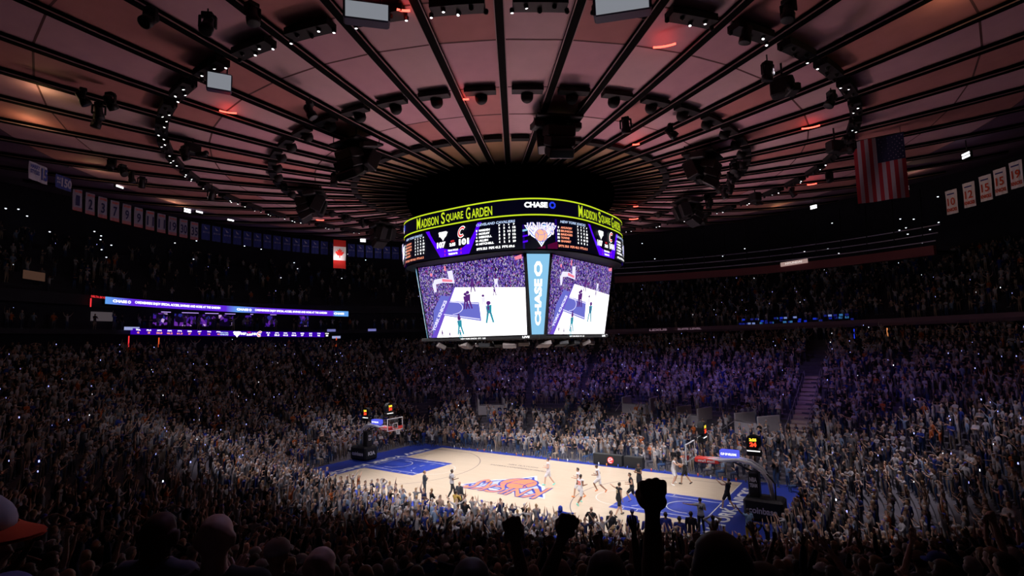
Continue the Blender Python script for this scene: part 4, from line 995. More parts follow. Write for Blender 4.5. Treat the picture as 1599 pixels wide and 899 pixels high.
# ------------------------------------------------------------------ people in the rows right in front of the camera
def fg(label, hand, armR=((.20, .08, 1.56), (.18, .12, 1.80)), armL='down', side='R', rz=None, fist=True, beef=1.0, **k):
    """stand a figure so that its raised wrist is at hand"""
    hx, hy, hz = hand
    rz = face((hx, hy), (0, 0)) if rz is None else rz
    a = armR[1]; lx = a[0] if side == 'R' else -a[0]
    fx = hx-(lx*math.cos(rz)-a[1]*math.sin(rz)); fy = hy-(lx*math.sin(rz)+a[1]*math.cos(rz))
    zf = zbowl(fx, fy); s = (hz-zf)/a[2]
    kw = dict(aR=armR, aL=armL, fR=fist) if side == 'R' else dict(aL=armR, aR=armL, fL=fist)
    return figure(label, (fx, fy, zf), rz, scale=s, low=True, long=k.pop('long', False), hs=.92, voxel=.012, **kw, **k)
def zbowl(x, y):
    a = math.atan2(y, x); r = math.hypot(x, y); r0 = r0f(a); t = (r-r0)/(RO-r0)
    return zrow(math.floor(t*NROW)/NROW) if t > 0 else 0
DK = (.02, .018, .02)
fg('person in dark top thrusting one big clenched fist straight up, closest to the camera', (23.29, -33.23, 9.955), side='L', top=DK, skin=SK[3], fist=True)
fg('person in white sleeve raising a clenched fist, leftmost of the raised fists', (22.25, -32.55, 9.47), armR=((.26, .05, 1.52), (.20, .12, 1.80)), top=(.45, .44, .48), skin=SK[3], long=False)
fg('person in dark top with a clenched fist raised between the other two fists', (22.67, -32.73, 9.62), armR=((.30, .05, 1.55), (.18, .10, 1.80)), side='L', top=DK, skin=SK[3])
fg('person in dark top with an open hand pointing up beside the biggest fist', (22.12, -30.61, 8.92), armR=((.22, .05, 1.62), (.20, .08, 1.90)), top=DK, skin=SK[4], fist=False)
def fgh(label, hpos, rz, s=1.0, **k):
    hx, hy, hz = hpos; zf = hz-1.66*s
    return figure(label, (hx, hy, zf), rz, scale=s, voxel=.012, **k)
RIGHT = math.atan2(.56, .83)-PI/2
fgh('person in white cap with orange brim turned to the right, lower left corner', (21.99, -34.60, 10.06), RIGHT+.15, 1.0, top=(.20, .20, .50), head='cap', hatcol=(.55, .55, .60), brim=(.8, .10, .02), skin=SK[0], aL='bent', aR='bent')
fgh('bald person with faint purple light on the scalp, bottom left', (21.23, -33.56, 9.62), face((21, -33), (0, 0))+.3, 1.05, top=DK, head='bald', skin=SK[1], aL='clap', aR='clap')
fgh('bald person with round head just right of the other bald one, bottom edge', (21.45, -33.14, 9.38), face((21, -33), (0, 0))-.2, 1.02, top=DK, head='bald', skin=SK[5], aL='clap', aR='clap')
fgh('person in pale cap with dark jacket in the third row below the camera', (19.84, -32.35, 8.90), face((20, -32), (0, 0)), 1.05, top=DK, head='cap', hatcol=(.6, .6, .62), skin=SK[2], long=True)
fgh('person with reddish brown hair and white shirt collar in the dark left rows', (20.17, -33.36, 9.40), face((20, -33), (0, 0)), 1.05, top=(.3, .3, .4), hair=(.10, .03, .02), skin=SK[1], head='long')
fgh('person with short dark hair at the bottom edge right of the big forearm', (23.49, -32.55, 9.50), face((23, -32), (0, 0)), 1.0, top=DK, skin=SK[3], aL='down', aR='down')
fgh('person with purple-lit round cheek at the bottom edge left of the forearm', (22.34, -32.27, 9.22), face((22, -32), (0, 0))-.9, 1.0, top=DK, skin=SK[1], aL='clap', aR='clap', head='bald')
fgh('fan in light blue top standing tall at the dark left edge', (18.6, -34.2, 9.35), face((18.6, -34), (0, 0)), 1.08, top=(.20, .28, .60), skin=SK[2], aL='up', aR='clap')

# ------------------------------------------------------------------ ceiling rigging
def arcbar(name, r, k, wd, dz, hgt, m, parent):
    mb = MB(); a0, a1 = A0+2*PI*k/NR+.022, A0+2*PI*(k+1)/NR-.022; z = zceil(r)-dz; n = 4; V = []; F = []
    for j in range(n+1):
        a = a0+(a1-a0)*j/n
        for rr_, zz in ((r-wd/2, z), (r+wd/2, z), (r+wd/2, z-hgt), (r-wd/2, z-hgt)): V.append((rr_*math.cos(a), rr_*math.sin(a), zz))
    for j in range(n):
        for q in range(4): F.append((4*j+q, 4*j+(q+1) % 4, 4*j+4+(q+1) % 4, 4*j+4+q))
    F += [(3, 2, 1, 0), tuple(4*n+q for q in range(4))]; mb.add(V, F); return mb.build(name, m, parent)
for k in range(NR):
    a = A0+2*PI*(k+.5)/NR
    p3 = Vector((23.3*math.cos(a), 23.3*math.sin(a), zceil(23.3)-.5)); p2 = Vector((17.3*math.cos(a), 17.3*math.sin(a), zceil(17.3)-.4)); p1 = Vector((11.9*math.cos(a), 11.9*math.sin(a), zceil(11.9)-.3))
    if inview(p3, 120):
        t = empty('light_bar', (0, 0, 0), 0, 'black curved light bar between two ceiling ribs on the outer lighting ring', 'light bar', 'light bars of the outer ring')
        arcbar('bar', 23.3, k, .62, .10, .30, BLACK, t)
        for j in range(5):
            q = A0+2*PI*(k+.16+.17*j)/NR; mb = MB(); r = 23.3+(.12 if j % 2 else -.12)
            lean_ = Matrix.Rotation(random.uniform(-.4, .4), 3, 'X')
            mb.lathe([(.05, -.05), (.09, -.02), (.09, .10), (.06, .14)], (r*math.cos(q), r*math.sin(q), zceil(r)-.48), 8, 0, M=lean_); mb.lathe([(.001, -.075), (.055, -.055)], (r*math.cos(q), r*math.sin(q), zceil(r)-.48), 8, 1, M=lean_)
            lit = (A0+2*PI*k/NR) % (2*PI); on = (j*7+k*5) % 6 < (4 if 3.2 < lit < 5.2 else 2)
            mb.build('lamp', [STEEL, G_LAMP if on else STEEL], t)
    if inview(p2, 60):
        t = empty('dome_light_bar', (0, 0, 0), 0, 'black bar with a dark dome fixture between two ceiling ribs on the middle ring', 'light bar', 'dome fixtures of the middle ring')
        arcbar('bar', 17.3, k, .50, .06, .22, BLACK, t)
        mb = MB(); M_ = Matrix.Rotation(a, 3, 'Z') @ Matrix.Rotation(.5, 3, 'Y')
        mb.lathe([(.30, .14), (.30, 0)]+[(.30*math.cos(q), -.30*math.sin(q)) for q in (.3, .6, .9, 1.2, 1.5)], tuple(p2-Vector((.35*math.cos(a), .35*math.sin(a), -.02))), 16, M=M_); mb.build('dome', BLACK, t)
    if inview(p1, 60):
        t = empty('short_bar', (0, 0, 0), 0, 'short black bar between two ceiling ribs on the inner ring near the hub', 'bar', 'short bars of the inner ring')
        arcbar('bar', 11.9, k, .45, .05, .2, BLACK, t)
def moving_head(loc, rz, tilt, s=1.0, label='', grp=None):
    zt = zceil(math.hypot(loc[0], loc[1])); t = empty('moving_head_light', loc, rz, label, 'stage light', grp)
    mb = MB(); mb.tube([(0, 0, .25*s), (0, 0, zt-loc[2]-.35)], .03, 6); mb.box((0, 0, .22*s), (.34*s, .26*s, .14*s), bev=.02); mb.build('base', BLACK, t)
    mb = MB(); mb.box((-.24*s, 0, -.02*s), (.06*s, .14*s, .42*s), bev=.02); mb.box((.24*s, 0, -.02*s), (.06*s, .14*s, .42*s), bev=.02); mb.box((0, 0, .16*s), (.5*s, .14*s, .05*s)); mb.build('yoke', BLACK, t)
    mb = MB(); M_ = Matrix.Rotation(tilt, 3, 'X'); mb.lathe([(.11*s, .30*s), (.17*s, .22*s), (.17*s, -.05*s), (.21*s, -.12*s), (.21*s, -.32*s), (.17*s, -.33*s)], (0, 0, -.12*s), 14, M=M_); mb.build('head', STEEL, t)
    return t
MH = [(-9.1, -20.2, 22.0), (-16.7, -14.8, 22.0), (21.8, -13.7, 22.3), (4.0, -25.4, 22.6), (14.9, -6.1, 21.8), (13.3, -8.5, 21.8), (15.1, 6.6, 21.4), (9.9, 18.7, 21.8), (-13.8, -7.5, 21.6), (1.8, -19.5, 21.9), (-6.6, -24.8, 22.8), (20.1, -12.3, 22.7),
      (16.3, 2.4, 21.7), (15.6, 4.4, 21.6), (14.2, 8.6, 21.6), (12.4, 11.0, 21.6), (-4.0, -13.0, 21.6), (-5.6, -12.4, 21.6), (-14.6, -4.4, 21.8), (-15.2, -2.0, 21.8), (20.4, -9.6, 22.1), (22.4, -4.0, 22.3), (2.2, -26.6, 22.9), (5.6, -24.6, 22.8),
      (-7.6, -25.6, 23.0), (-8.6, -24.6, 22.9), (-10.0, -24.2, 22.9), (-18.4, -20.6, 23.2), (-19.4, -19.6, 23.2), (-20.6, -18.6, 23.2), (-21.4, -17.6, 23.2), (22.8, 5.0, 22.3), (21.0, 12.4, 22.5), (18.0, 16.0, 22.6)]
PLC = [(-999, 'left'), (500, 'centre left'), (800, 'centre right'), (1100, 'right')]
for i, (x, y, z) in enumerate(MH):
    v = inview((x, y, z), 200); u = v[0] if v else 0; side = [n for t_, n in PLC if u >= t_][-1] if v else 'edge'
    moving_head((x, y, z), i*1.3, .5+.3*math.sin(i*2.1), 1.15, 'black moving stage light hanging from the %s part of the ceiling' % side, 'stage lights hung from the %s ceiling' % side)
for i in range(8):
    a = math.radians(-1+45*i); r = 15.0; cx, cy = r*math.cos(a), r*math.sin(a); cz = 20.9; zt = zceil(r)
    if not inview((cx, cy, cz), 50): continue
    pos = {0: 'right of the scoreboard', 1: 'behind right of the scoreboard', 7: 'above the scoreboard, dead centre', 6: 'above left of the scoreboard', 5: 'far left of the scoreboard', 2: 'behind the scoreboard', 3: 'behind left of the scoreboard', 4: 'at the left back'}[i]
    t = empty('speaker_cluster', (cx, cy, cz), a, 'big black hanging loudspeaker cluster %s' % pos, 'loudspeaker cluster', 'loudspeaker clusters around the hub')
    for j, (dx, dy, dz, ry, sx_, sy_, sz_) in enumerate(((.5, 0, .3, .30, .9, 1.5, .55), (.55, 0, -.25, .45, .9, 1.4, .5), (.45, 0, -.78, .62, .9, 1.3, .5), (-.5, .55, .1, -.4, .8, .8, 1.1), (-.5, -.55, .1, -.3, .8, .8, 1.1), (.0, 1.05, .75, .2, .9, .5, .35), (.0, -1.05, .75, .1, .9, .5, .35))):
        mb = MB(); mb.box((dx, dy, dz), (sx_, sy_, sz_), M=Matrix.Rotation(ry, 3, 'Y') @ Matrix.Rotation(.25*math.sin(i+j), 3, 'Z'), bev=.05); mb.build('cabinet', PADK, t)
    mb = MB(); mb.box((0, 0, .98), (1.9, 2.4, .12)); mb.box((-.2, 0, .2), (.25, 1.2, 1.6)); mb.build('frame', BLACK, t)
    for (dx, dy) in ((.8, 1.0), (-.8, 1.0), (.8, -1.0), (-.8, -1.0)):
        mb = MB(); mb.tube([(dx, dy, 1.0), (dx, dy, zt-cz+.1)], .025, 6); mb.build('cable', STEEL, t)
GL2 = glow('projector_painted_sheen', (.50, .53, .60), .42)  # light reflected by the glass, painted as a mild glow
for (loc, w_, h_, lb, tl) in (((9.5, -22.6, 22.2), 1.6, .8, 'projector box with bright grey glass at the top edge left of centre', -.5), ((17.0, -17.5, 22.2), 2.0, .8, 'projector box with bright grey glass at the top edge right of centre', -.6), ((.4, -23.1, 22.2), 1.0, 1.0, 'projector box with pale glass hanging beside the left lighting ring', -.3)):
    d = Vector(loc)-CAM; rz = math.atan2(-d.y, -d.x)+PI/2; t = empty('projector_box', loc, rz, lb, 'projector')
    M_ = Matrix.Rotation(.25, 3, 'X')
    mb = MB(); mb.box((0, 0, 0), (w_, .9, h_*.75), M=M_, bev=.05); mb.tube([(-w_*.3, 0, .2), (-w_*.3, 0, zceil(math.hypot(loc[0], loc[1]))-loc[2])], .03, 6); mb.tube([(w_*.3, 0, .2), (w_*.3, 0, zceil(math.hypot(loc[0], loc[1]))-loc[2])], .03, 6); mb.build('casing', mat('casing_navy', (.03, .03, .07), .5), t)
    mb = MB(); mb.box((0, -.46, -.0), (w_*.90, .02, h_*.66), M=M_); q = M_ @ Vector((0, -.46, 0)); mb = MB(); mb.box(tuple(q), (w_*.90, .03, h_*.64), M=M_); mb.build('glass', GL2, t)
for i, ((x, y, z), s_) in enumerate((((20.7, -7.7, 21.9), .9), ((22.0, 3.2, 21.9), .8), ((-9.4, -19.6, 22.4), .7), ((15.5, 13.5, 22.0), .8))):
    t = empty('camera_rig', (x, y, z), i*.8, ['black camera and lamp rig at the upper right ring', 'black camera box left of the striped flag', 'black camera box on the left ring', 'black camera box far right behind the clusters'][i], 'camera rig')
    mb = MB(); mb.box((0, 0, 0), (1.1*s_, .8*s_, .9*s_), bev=.06); mb.box((.5*s_, -.5*s_, -.45*s_), (.5*s_, .9*s_, .4*s_), rz=.5, bev=.05); mb.build('housing', BLACK, t)
    mb = MB(); mb.lathe([(.18*s_, -.2), (.2*s_, .2)], (.5*s_, -.98*s_, -.45*s_), 12, M=Matrix.Rotation(PI/2, 3, 'X')); mb.build('lens', STEEL, t)
    mb = MB(); mb.tube([(0, 0, .4*s_), (0, 0, zceil(math.hypot(x, y))-z)], .05, 6); mb.build('pole', STEEL, t)
# red neon arcs under the panels
RA = [((17.1, -13.3, 22.75), 1.15, 'upper right of centre'), ((-3.4, -20.7, 22.8), 1.0, 'left side'), ((10.0, -21.3, 22.9), .6, 'top edge left of centre'), ((7.8, -15.0, 22.35), .35, 'by the middle ring'), ((12.4, -4.8, 22.0), .5, 'right above the hub'),
      ((21.0, .8, 22.75), 1.2, 'right side'), ((19.5, 15.9, 23.0), .9, 'far right'), ((4.4, 14.5, 22.1), 1.1, 'behind right of the scoreboard'), ((6.7, 9.3, 21.9), .5, 'just right of the hub'), ((-20.0, -3.0, 22.6), .9, 'left, behind the speakers')]
for (c, ln, lb) in RA:
    d = Vector(c)-CAM; a = math.atan2(d.y, d.x); pts = []
    for j in range(11):
        q = (j/10-.5)*1.6; pts.append((c[0]+math.sin(q)*ln*.55*math.sin(a), c[1]-math.sin(q)*ln*.55*math.cos(a), c[2]-.12*math.cos(q)*ln))
    mb = MB(); mb.tube(pts, .045, 8); tag(mb.build('red_neon_arc', G_REDARC), 'glowing red curved light under a ceiling panel, %s' % lb, 'light', 'red arcs under the ceiling')
    point('red_arc_glow', (c[0], c[1], c[2]-.25), 9, (1, .05, .03), .1)
# white work lamps at the ceiling edge with their warm spill
for i, (x, y, z, n_) in enumerate([(-22.65, -24.0, 25.2, 2), (-25.2, -21.3, 24.6, 3), (-25.9, -20.4, 24.8, 3), (-28.5, -16.6, 24.4, 2), (-32.8, -9.2, 24.3, 2), (-32.9, -8.0, 24.5, 2), (-35.0, 14.8, 25.0, 3), (-33.8, 17.4, 25.0, 4), (29.6, 16.7, 23.4, 2), (26.1, 26.2, 23.6, 2), (18.2, 31.1, 24.1, 2), (-35.3, -3.5, 24.9, 3)]):
    v = inview((x, y, z), 100); t = empty('work_lamp', (x, y, z), math.atan2(y, x)+PI/2, 'bright white lamp array at the %s rim of the ceiling' % ('left' if x < 0 else 'right'), 'lamp', 'white lamps at the %s ceiling rim' % ('left' if x < 0 else 'right'))
    mb = MB(); mb.box((0, 0, 0), (.9, .16, .22*n_+.1), bev=.02); mb.tube([(0, 0, .2), (0, 0, max(.3, zceil(math.hypot(x, y))-z))], .04, 6); mb.build('housing', STEEL, t)
    for j in range(n_):
        mb = MB(); mb.box((0, .1, (j-(n_-1)/2)*.22), (.72, .04, .13)); mb.box((0, -.1, (j-(n_-1)/2)*.22), (.72, .04, .13)); mb.build('lamp', G_LAMP, t)
for (x, y, z, pw) in ((-10.3, -26.6, 23.1, 26), (-16.0, -25.6, 23.2, 34), (-23.8, -20.0, 23.4, 36), (-30.6, -11.5, 23.6, 34), (27.4, -8.6, 23.0, 40), (27.0, 27.0, 24.2, 60), (15.0, 29.5, 23.4, 50)):
    point('warm_rim_glow', (x, y, z), pw, (1, .62, .30), .12)

# ------------------------------------------------------------------ flags and banners
def cloth_panel(name, phi, R, zt, wd, ht, m, parent, lean=0):
    mb = MB(); n = 8; V = []; F = []
    for j in range(n+1):
        s_ = -wd/2+wd*j/n; a = phi-s_/R
        for i in range(5):
            rr_ = R+.03*math.sin(j*1.7+i)
            for th in (0, .02): V.append(((rr_+th)*math.cos(a), (rr_+th)*math.sin(a), zt-ht*i/4))
    for j in range(n):
        for i in range(4):
            b_ = j*10+i*2; c_ = b_+10; F += [(b_, b_+2, c_+2, c_), (b_+1, c_+1, c_+3, b_+3)]
    mb.add(V, F); return mb.build(name, m, parent)
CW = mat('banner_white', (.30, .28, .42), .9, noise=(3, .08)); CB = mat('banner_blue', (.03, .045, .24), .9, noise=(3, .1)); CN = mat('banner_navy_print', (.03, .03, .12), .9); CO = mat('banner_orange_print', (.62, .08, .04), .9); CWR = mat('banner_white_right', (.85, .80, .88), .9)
def bf(phi, R, zc_):
    return lambda x, y, l=0: ((R-.06-.012*l)*math.cos(phi-x/R), (R-.06-.012*l)*math.sin(phi-x/R), zc_+y)
LB = [('1', 'GIACOMIN'), ('2', 'LEETCH'), ('3', 'HOWELL'), ('7', 'GILBERT'), ('9', 'BATHGATE'), ('9', 'GRAVES'), ('11', 'MESSIER'), ('11', 'HADFIELD'), ('19', 'RATELLE'), ('30', 'LUNDQVIST'), ('35', 'RICHTER')]
ph0, ph1 = math.atan2(-17.1, -36.2), math.atan2(-5.2, -39.65)
ph0 += 2*PI if ph0 < 0 else 0; ph1 += 2*PI if ph1 < 0 else 0
for i, (nb, nm) in enumerate(LB):
    phi = ph0+(ph1-ph0)*i/10.; zt = 25.38-.055*i
    t = empty('retired_number_banner', (0, 0, 0), 0, 'white hanging banner with dark number %s, %s of the left banner row' % (nb, ['first', 'second', 'third', 'fourth', 'fifth', 'sixth', 'seventh', 'eighth', 'ninth', 'tenth', 'last'][i]), 'banner', 'white number banners on the left')
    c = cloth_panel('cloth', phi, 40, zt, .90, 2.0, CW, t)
    mb = MB(); f = bf(phi, 40, zt-1.02); put_text(mb, nb, 0, -.05, .34*len(nb)+.06, .95, f, 0, .018); put_text(mb, nm, 0, .78, .72, .20, f, 1, .04)
    for yy in (-.75, -.87, -.99): put_line(mb, (-.46, yy), (.46, yy), .05, f, 1)
    mb.build('print', [CN, CO], c)
PB = [(math.radians(219.5), 24.45), (math.radians(215.5), 24.3)]
for i, (phi, zt, wd, ht, lines, m, mp) in enumerate(((PB[0][0], PB[0][1], 1.75, 1.3, (('HARRY', -.35, .35, .9, .3), ('STYLES', -.35, -.05, .9, .3), ('15', .55, .0, .6, .9)), CW, CB), (PB[1][0], PB[1][1], 1.5, 1.05, (('150', .25, 0, 1.0, .7), ('BILLY', -.5, .2, .4, .2), ('JOEL', -.5, -.1, .4, .2)), CB, CW))):
    t = empty('performer_banner', (0, 0, 0), 0, ['wide white banner with blue lettering and 15 at the far left', 'wide blue banner with white 150 at the far left'][i], 'banner'); c = cloth_panel('cloth', phi, 35, zt, wd, ht, m, t)
    mb = MB(); f = bf(phi, 35, zt-ht/2)
    for (s_, x, y, w_, h_) in lines: put_text(mb, s_, x, y, w_, h_, f, 0, .04)
    mb.build('print', mp, c)
pb0, pb1 = math.atan2(-3.6, -40.2)+2*PI, math.atan2(21.8, -34.2)
for i in range(22):
    phi = pb0+(pb1-pb0)*i/21; zt = 24.9-.008*i
    t = empty('team_banner', (0, 0, 0), 0, 'small blue banner with pale diagonal emblem and year in the long row at left', 'banner', 'blue year banners'); c = cloth_panel('cloth', phi, 40.5, zt, 1.0, 1.8, CB, t)
    mb = MB(); f = bf(phi, 40.5, zt-.9); put_poly(mb, [(-.25, .75), (-.1, .35), (.2, .35)], f, 0); put_text(mb, ['2011-12', '2013-14', '2014-15'][i % 3], 0, .0, .8, .2, f, 0, .02); mb.build('print', CW, c)
for i, (nb, x, y, zt) in enumerate((('10', 29.8, 32.4, 24.15), ('12', 31.0, 31.2, 24.4), ('15', 32.1, 30.1, 24.6), ('15', 33.0, 29.1, 24.8), ('19', 33.9, 28.0, 25.0), ('22', 34.8, 26.9, 25.2), ('24', 35.7, 25.7, 25.4))):
    phi = math.atan2(y, x); t = empty('retired_number_banner', (0, 0, 0), 0, 'white hanging banner with orange number %s, %s from the left of the right hand row' % (nb, ['first', 'second', 'third', 'fourth', 'fifth', 'sixth', 'seventh'][i]), 'banner', 'white number banners on the right')
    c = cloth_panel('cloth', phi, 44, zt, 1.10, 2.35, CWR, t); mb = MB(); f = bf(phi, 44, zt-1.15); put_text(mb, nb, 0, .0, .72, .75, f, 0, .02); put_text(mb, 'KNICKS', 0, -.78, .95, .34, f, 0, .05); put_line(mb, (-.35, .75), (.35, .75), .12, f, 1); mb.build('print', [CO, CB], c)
# US flag, hung vertically
t = empty('striped_flag', (24.2, 6.3, 22.9), face((24.2, 6.3), (CAM.x, CAM.y))+PI*0, 'large United States flag hanging vertically from the ceiling at right', 'flag')
def wav(x, z): return .09*math.sin(3.1*x+.8*z)
mb = MB(); FW, FH = 2.7, 4.1
for k in range(13):
    x0, x1 = -FW/2+FW*k/13, -FW/2+FW*(k+1)/13; V = []; F = []
    for j in range(9):
        z = -FH*j/8
        for x in (x0, x1): V += [(x, wav(x, z), z)]
        for x in (x0, x1): V += [(x, wav(x, z)+.012, z)]
    for j in range(8): b_ = 4*j; F += [(b_, b_+4, b_+5, b_+1), (b_+2, b_+3, b_+7, b_+6)]
    mb.add(V, F, k % 2)
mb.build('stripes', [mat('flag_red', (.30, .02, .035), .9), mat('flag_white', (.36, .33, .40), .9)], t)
mb = MB(); x0, x1 = (-FW/2, -FW/2+FW*7/13); V = []; F = []
for sgn in (-1, 1):
    x_a, x_b = x0, x1; b0 = len(V)
    for j in range(7):
        for i in range(6):
            x = x_a+(x_b-x_a)*i/5; z = -1.65*j/6; V.append((x, wav(x, z)+(.006+sgn*.016), z))
    for j in range(6):
        for i in range(5): q = b0+j*6+i; F.append((q, q+1, q+7, q+6))
mb.add(V, F); ct = mb.build('canton', mat('flag_navy', (.012, .015, .06), .9), t)
mb = MB()
for j in range(9):
    for i in range(6 if j % 2 == 0 else 5):
        x = x0+.12+(i+(0 if j % 2 == 0 else .5))*.24; z = -.14-j*.17
        P_ = [(x+(.045 if q % 2 == 0 else .018)*math.sin(q*PI/5), wav(x, z)+.024, z+(.045 if q % 2 == 0 else .018)*math.cos(q*PI/5)) for q in range(10)]; mb.add(P_, [tuple(range(10))])
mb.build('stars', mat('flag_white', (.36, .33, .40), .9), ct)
mb = MB(); mb.tube([(-1.4, 0, .02), (1.4, 0, .02)], .04, 8); mb.tube([(-1.2, 0, .02), (-1.2, 0, .4)], .015, 5); mb.tube([(1.2, 0, .02), (1.2, 0, .4)], .015, 5); mb.build('pole', STEEL, t)
# Canadian flag, hung vertically far behind
t = empty('maple_leaf_flag', (-37.0, 12.5, 24.9), math.atan2(14.9, -41.2)+PI/2, 'red and white flag with a red maple leaf hanging among the blue banners', 'flag')
CR = mat('flag_bright_red', (.85, .04, .03), .9); CWF = mat('flag_bright_white', (.9, .88, .9), .9)
def flatp(mb, P_, mi, o=0): mb.add([(x, .02-o, z) for x, z in P_]+[(x, .05+o, z) for x, z in P_], [tuple(range(len(P_))), tuple(range(2*len(P_)-1, len(P_)-1, -1))], mi)
mb = MB(); flatp(mb, [(-.85, 0), (.85, 0), (.85, -.9), (-.85, -.9)], 0); flatp(mb, [(-.85, -.9), (.85, -.9), (.85, -2.8), (-.85, -2.8)], 1); flatp(mb, [(-.85, -2.8), (.85, -2.8), (.85, -3.9), (-.85, -3.9)], 0); fl = mb.build('cloth', [CR, CWF], t)
leaf = [(0, .75), (.14, .45), (.34, .55), (.28, .2), (.5, .32), (.62, .12), (.45, -.1), (.3, -.3), (.08, -.28), (.04, -.65), (-.04, -.65), (-.08, -.28), (-.3, -.3), (-.45, -.1), (-.62, .12), (-.5, .32), (-.28, .2), (-.34, .55), (-.14, .45)]
mb = MB(); P_ = [(x*.95, z*.95-1.85) for x, z in leaf]; flatp(mb, P_, 0, .03); mb.build('maple_leaf', CR, fl)
point('flag_lamp', (-36.4, 12.0, 22.5), 45, (1, .8, .8), .1)

# ------------------------------------------------------------------ ribbon boards, bridge, suites
def curved(name, phA, phB, R, zA0, zA1, zB0, zB1, m, parent, th=.12, n=40):
    mb = MB(); V = []; F = []
    for j in range(n+1):
        q = j/n; a = phA+(phB-phA)*q; z0 = zA0+(zB0-zA0)*q; z1 = zA1+(zB1-zA1)*q
        for (rr_, z) in ((R, z0), (R, z1), (R+th, z1), (R+th, z0)): V.append((rr_*math.cos(a), rr_*math.sin(a), z))
    for j in range(n):
        for q in range(4): F.append((4*j+q, 4*j+4+q, 4*j+4+(q+1) % 4, 4*j+(q+1) % 4))
    F += [(0, 1, 2, 3), tuple(4*n+q for q in (3, 2, 1, 0))]; mb.add(V, F); return mb.build(name, m, parent)
def ribbon_f(phA, phB, R, zA, zB):   # x in metres from the left end
    L = abs(phA-phB)*R
    return (lambda x, y, l=0: ((R-.03-.012*l)*math.cos(phA-x/R), (R-.03-.012*l)*math.sin(phA-x/R), zA+(zB-zA)*x/L+y)), L
pA, pB = math.radians(194.9), math.radians(156.7)
def ribbon_mat():
    m = bpy.data.materials.new('ribbon_gradient'); m.use_nodes = True; nt = m.node_tree; b = nt.nodes['Principled BSDF']; b.inputs['Base Color'].default_value = (0, 0, 0, 1)
    at = nt.nodes.new('ShaderNodeAttribute'); at.attribute_name = 'tone'; nt.links.new(at.outputs['Color'], b.inputs['Emission Color']); b.inputs['Emission Strength'].default_value = 1.0; return m
t = empty('ribbon_board', (0, 0, 0), 0, 'long blue and violet LED ribbon board on the left balcony front', 'LED board')
mbN = 80; V = []; F = []; C_ = []
fr, L = ribbon_f(pA, pB, 45.9, 15.98, 15.24)
for j in range(mbN+1):
    x = L*j/mbN; V += [fr(x, -.38), fr(x, .38)]; q = (j/mbN*2) % 1; e = min(q/.18, (1-q)/.10, 1); e = max(0, e)
    if j/mbN > .93: e = 0
    c0 = np.array((.12, .36, .85)); c1 = np.array((.12, .02, .72)); c = c0*(1-e)+c1*e; C_ += [(*c, 1)]*2
for j in range(mbN): F.append((2*j, 2*j+2, 2*j+3, 2*j+1))
mb = MB(); mb.add(V, F); o = mb.build('screen', ribbon_mat(), t); at = o.data.attributes.new('tone', 'FLOAT_COLOR', 'POINT'); at.data.foreach_set('color', np.array(C_, np.float32).ravel())
mb = MB()
for x0 in (.0, .47):
    put_text(mb, 'CHASE', L*(x0+.05), 0, 1.5, .30, fr, 0, .05, layer=1); octo(mb, L*(x0+.05)+1.0, 0, .17, fr, 0, 1)
    put_text(mb, 'CARDMEMBERS ENJOY SPECIAL ACCESS, SAVINGS AND MORE AT THE GARDEN', L*(x0+.265), 0, L*.325, .36, fr, 0, .04, layer=1)
put_text(mb, 'CHASE', L*.955, 0, 1.5, .30, fr, 0, .05, layer=1)
mb.build('ribbon_lettering', G_WHITE, o); curved('casing', pA, pB, 46.0, 15.56, 16.40, 14.82, 15.66, BLACK, t, .3)
sA, sB = math.radians(191.3), math.radians(161.0)
t = empty('score_ribbon', (0, 0, 0), 0, 'lower LED ribbon with the score and team figures under the left suites', 'LED board')
fs, L2 = ribbon_f(sA, sB, 45.9, 12.72, 12.20)
o = curved('screen', sA, sB, 45.9, 12.38, 13.06, 11.86, 12.54, glow('score_violet', (.035, .0, .38)), t)
mb = MB()
for sg, vals in ((0, '6 3 30.8 46.2 61.5 27 9 16 44'), (1, '1 3 33.3 41.2 69.6 17 11 16 38')):
    for j, (a_, hd) in enumerate(zip(vals.split(), 'TOL FLS 3PT% FG% FT% REB AST TO PTS'.split())):
        x = L2*(.03+.048*j+(.60 if sg else 0)); put_text(mb, hd, x, .17, .5, .15, fs, 0, .05, layer=2); put_text(mb, a_, x, -.12, .28*max(1, len(a_)*.6), .22, fs, 0 if sg else 1, .05, layer=2)
put_text(mb, 'NEW YORK', L2*.475-.75, .1, 1.0, .16, fs, 3, .05, layer=2); put_text(mb, 'KNICKS', L2*.475-.75, -.14, 1.0, .22, fs, 3, .05, layer=2)
team_logo(mb, L2*.51, .0, .50, lambda x, y, l=0: fs(x, y, 2+l*.3), (0, 0, 0, 0, 1, 0))
put_text(mb, '107', L2*.545, 0, .7, .34, fs, 0, .06, layer=2); put_text(mb, 'OT1', L2*.575, .17, .45, .16, fs, 2, .05, layer=2); put_text(mb, '2:55', L2*.575, -.1, .75, .26, fs, 0, .05, layer=2); put_text(mb, '101', L2*.605, 0, .7, .34, fs, 0, .06, layer=2)
mb.build('score_lettering', [G_WHITE, G_ORANGE, G_RED, G_PALE], o)
mb = MB(); horseshoe_c(mb, L2*.63, 0, .6, lambda x, y, l=0: fs(x, y, 3+l), 0, 1); mb.build('letter_emblem', [G_WHITE, G_RED], o)
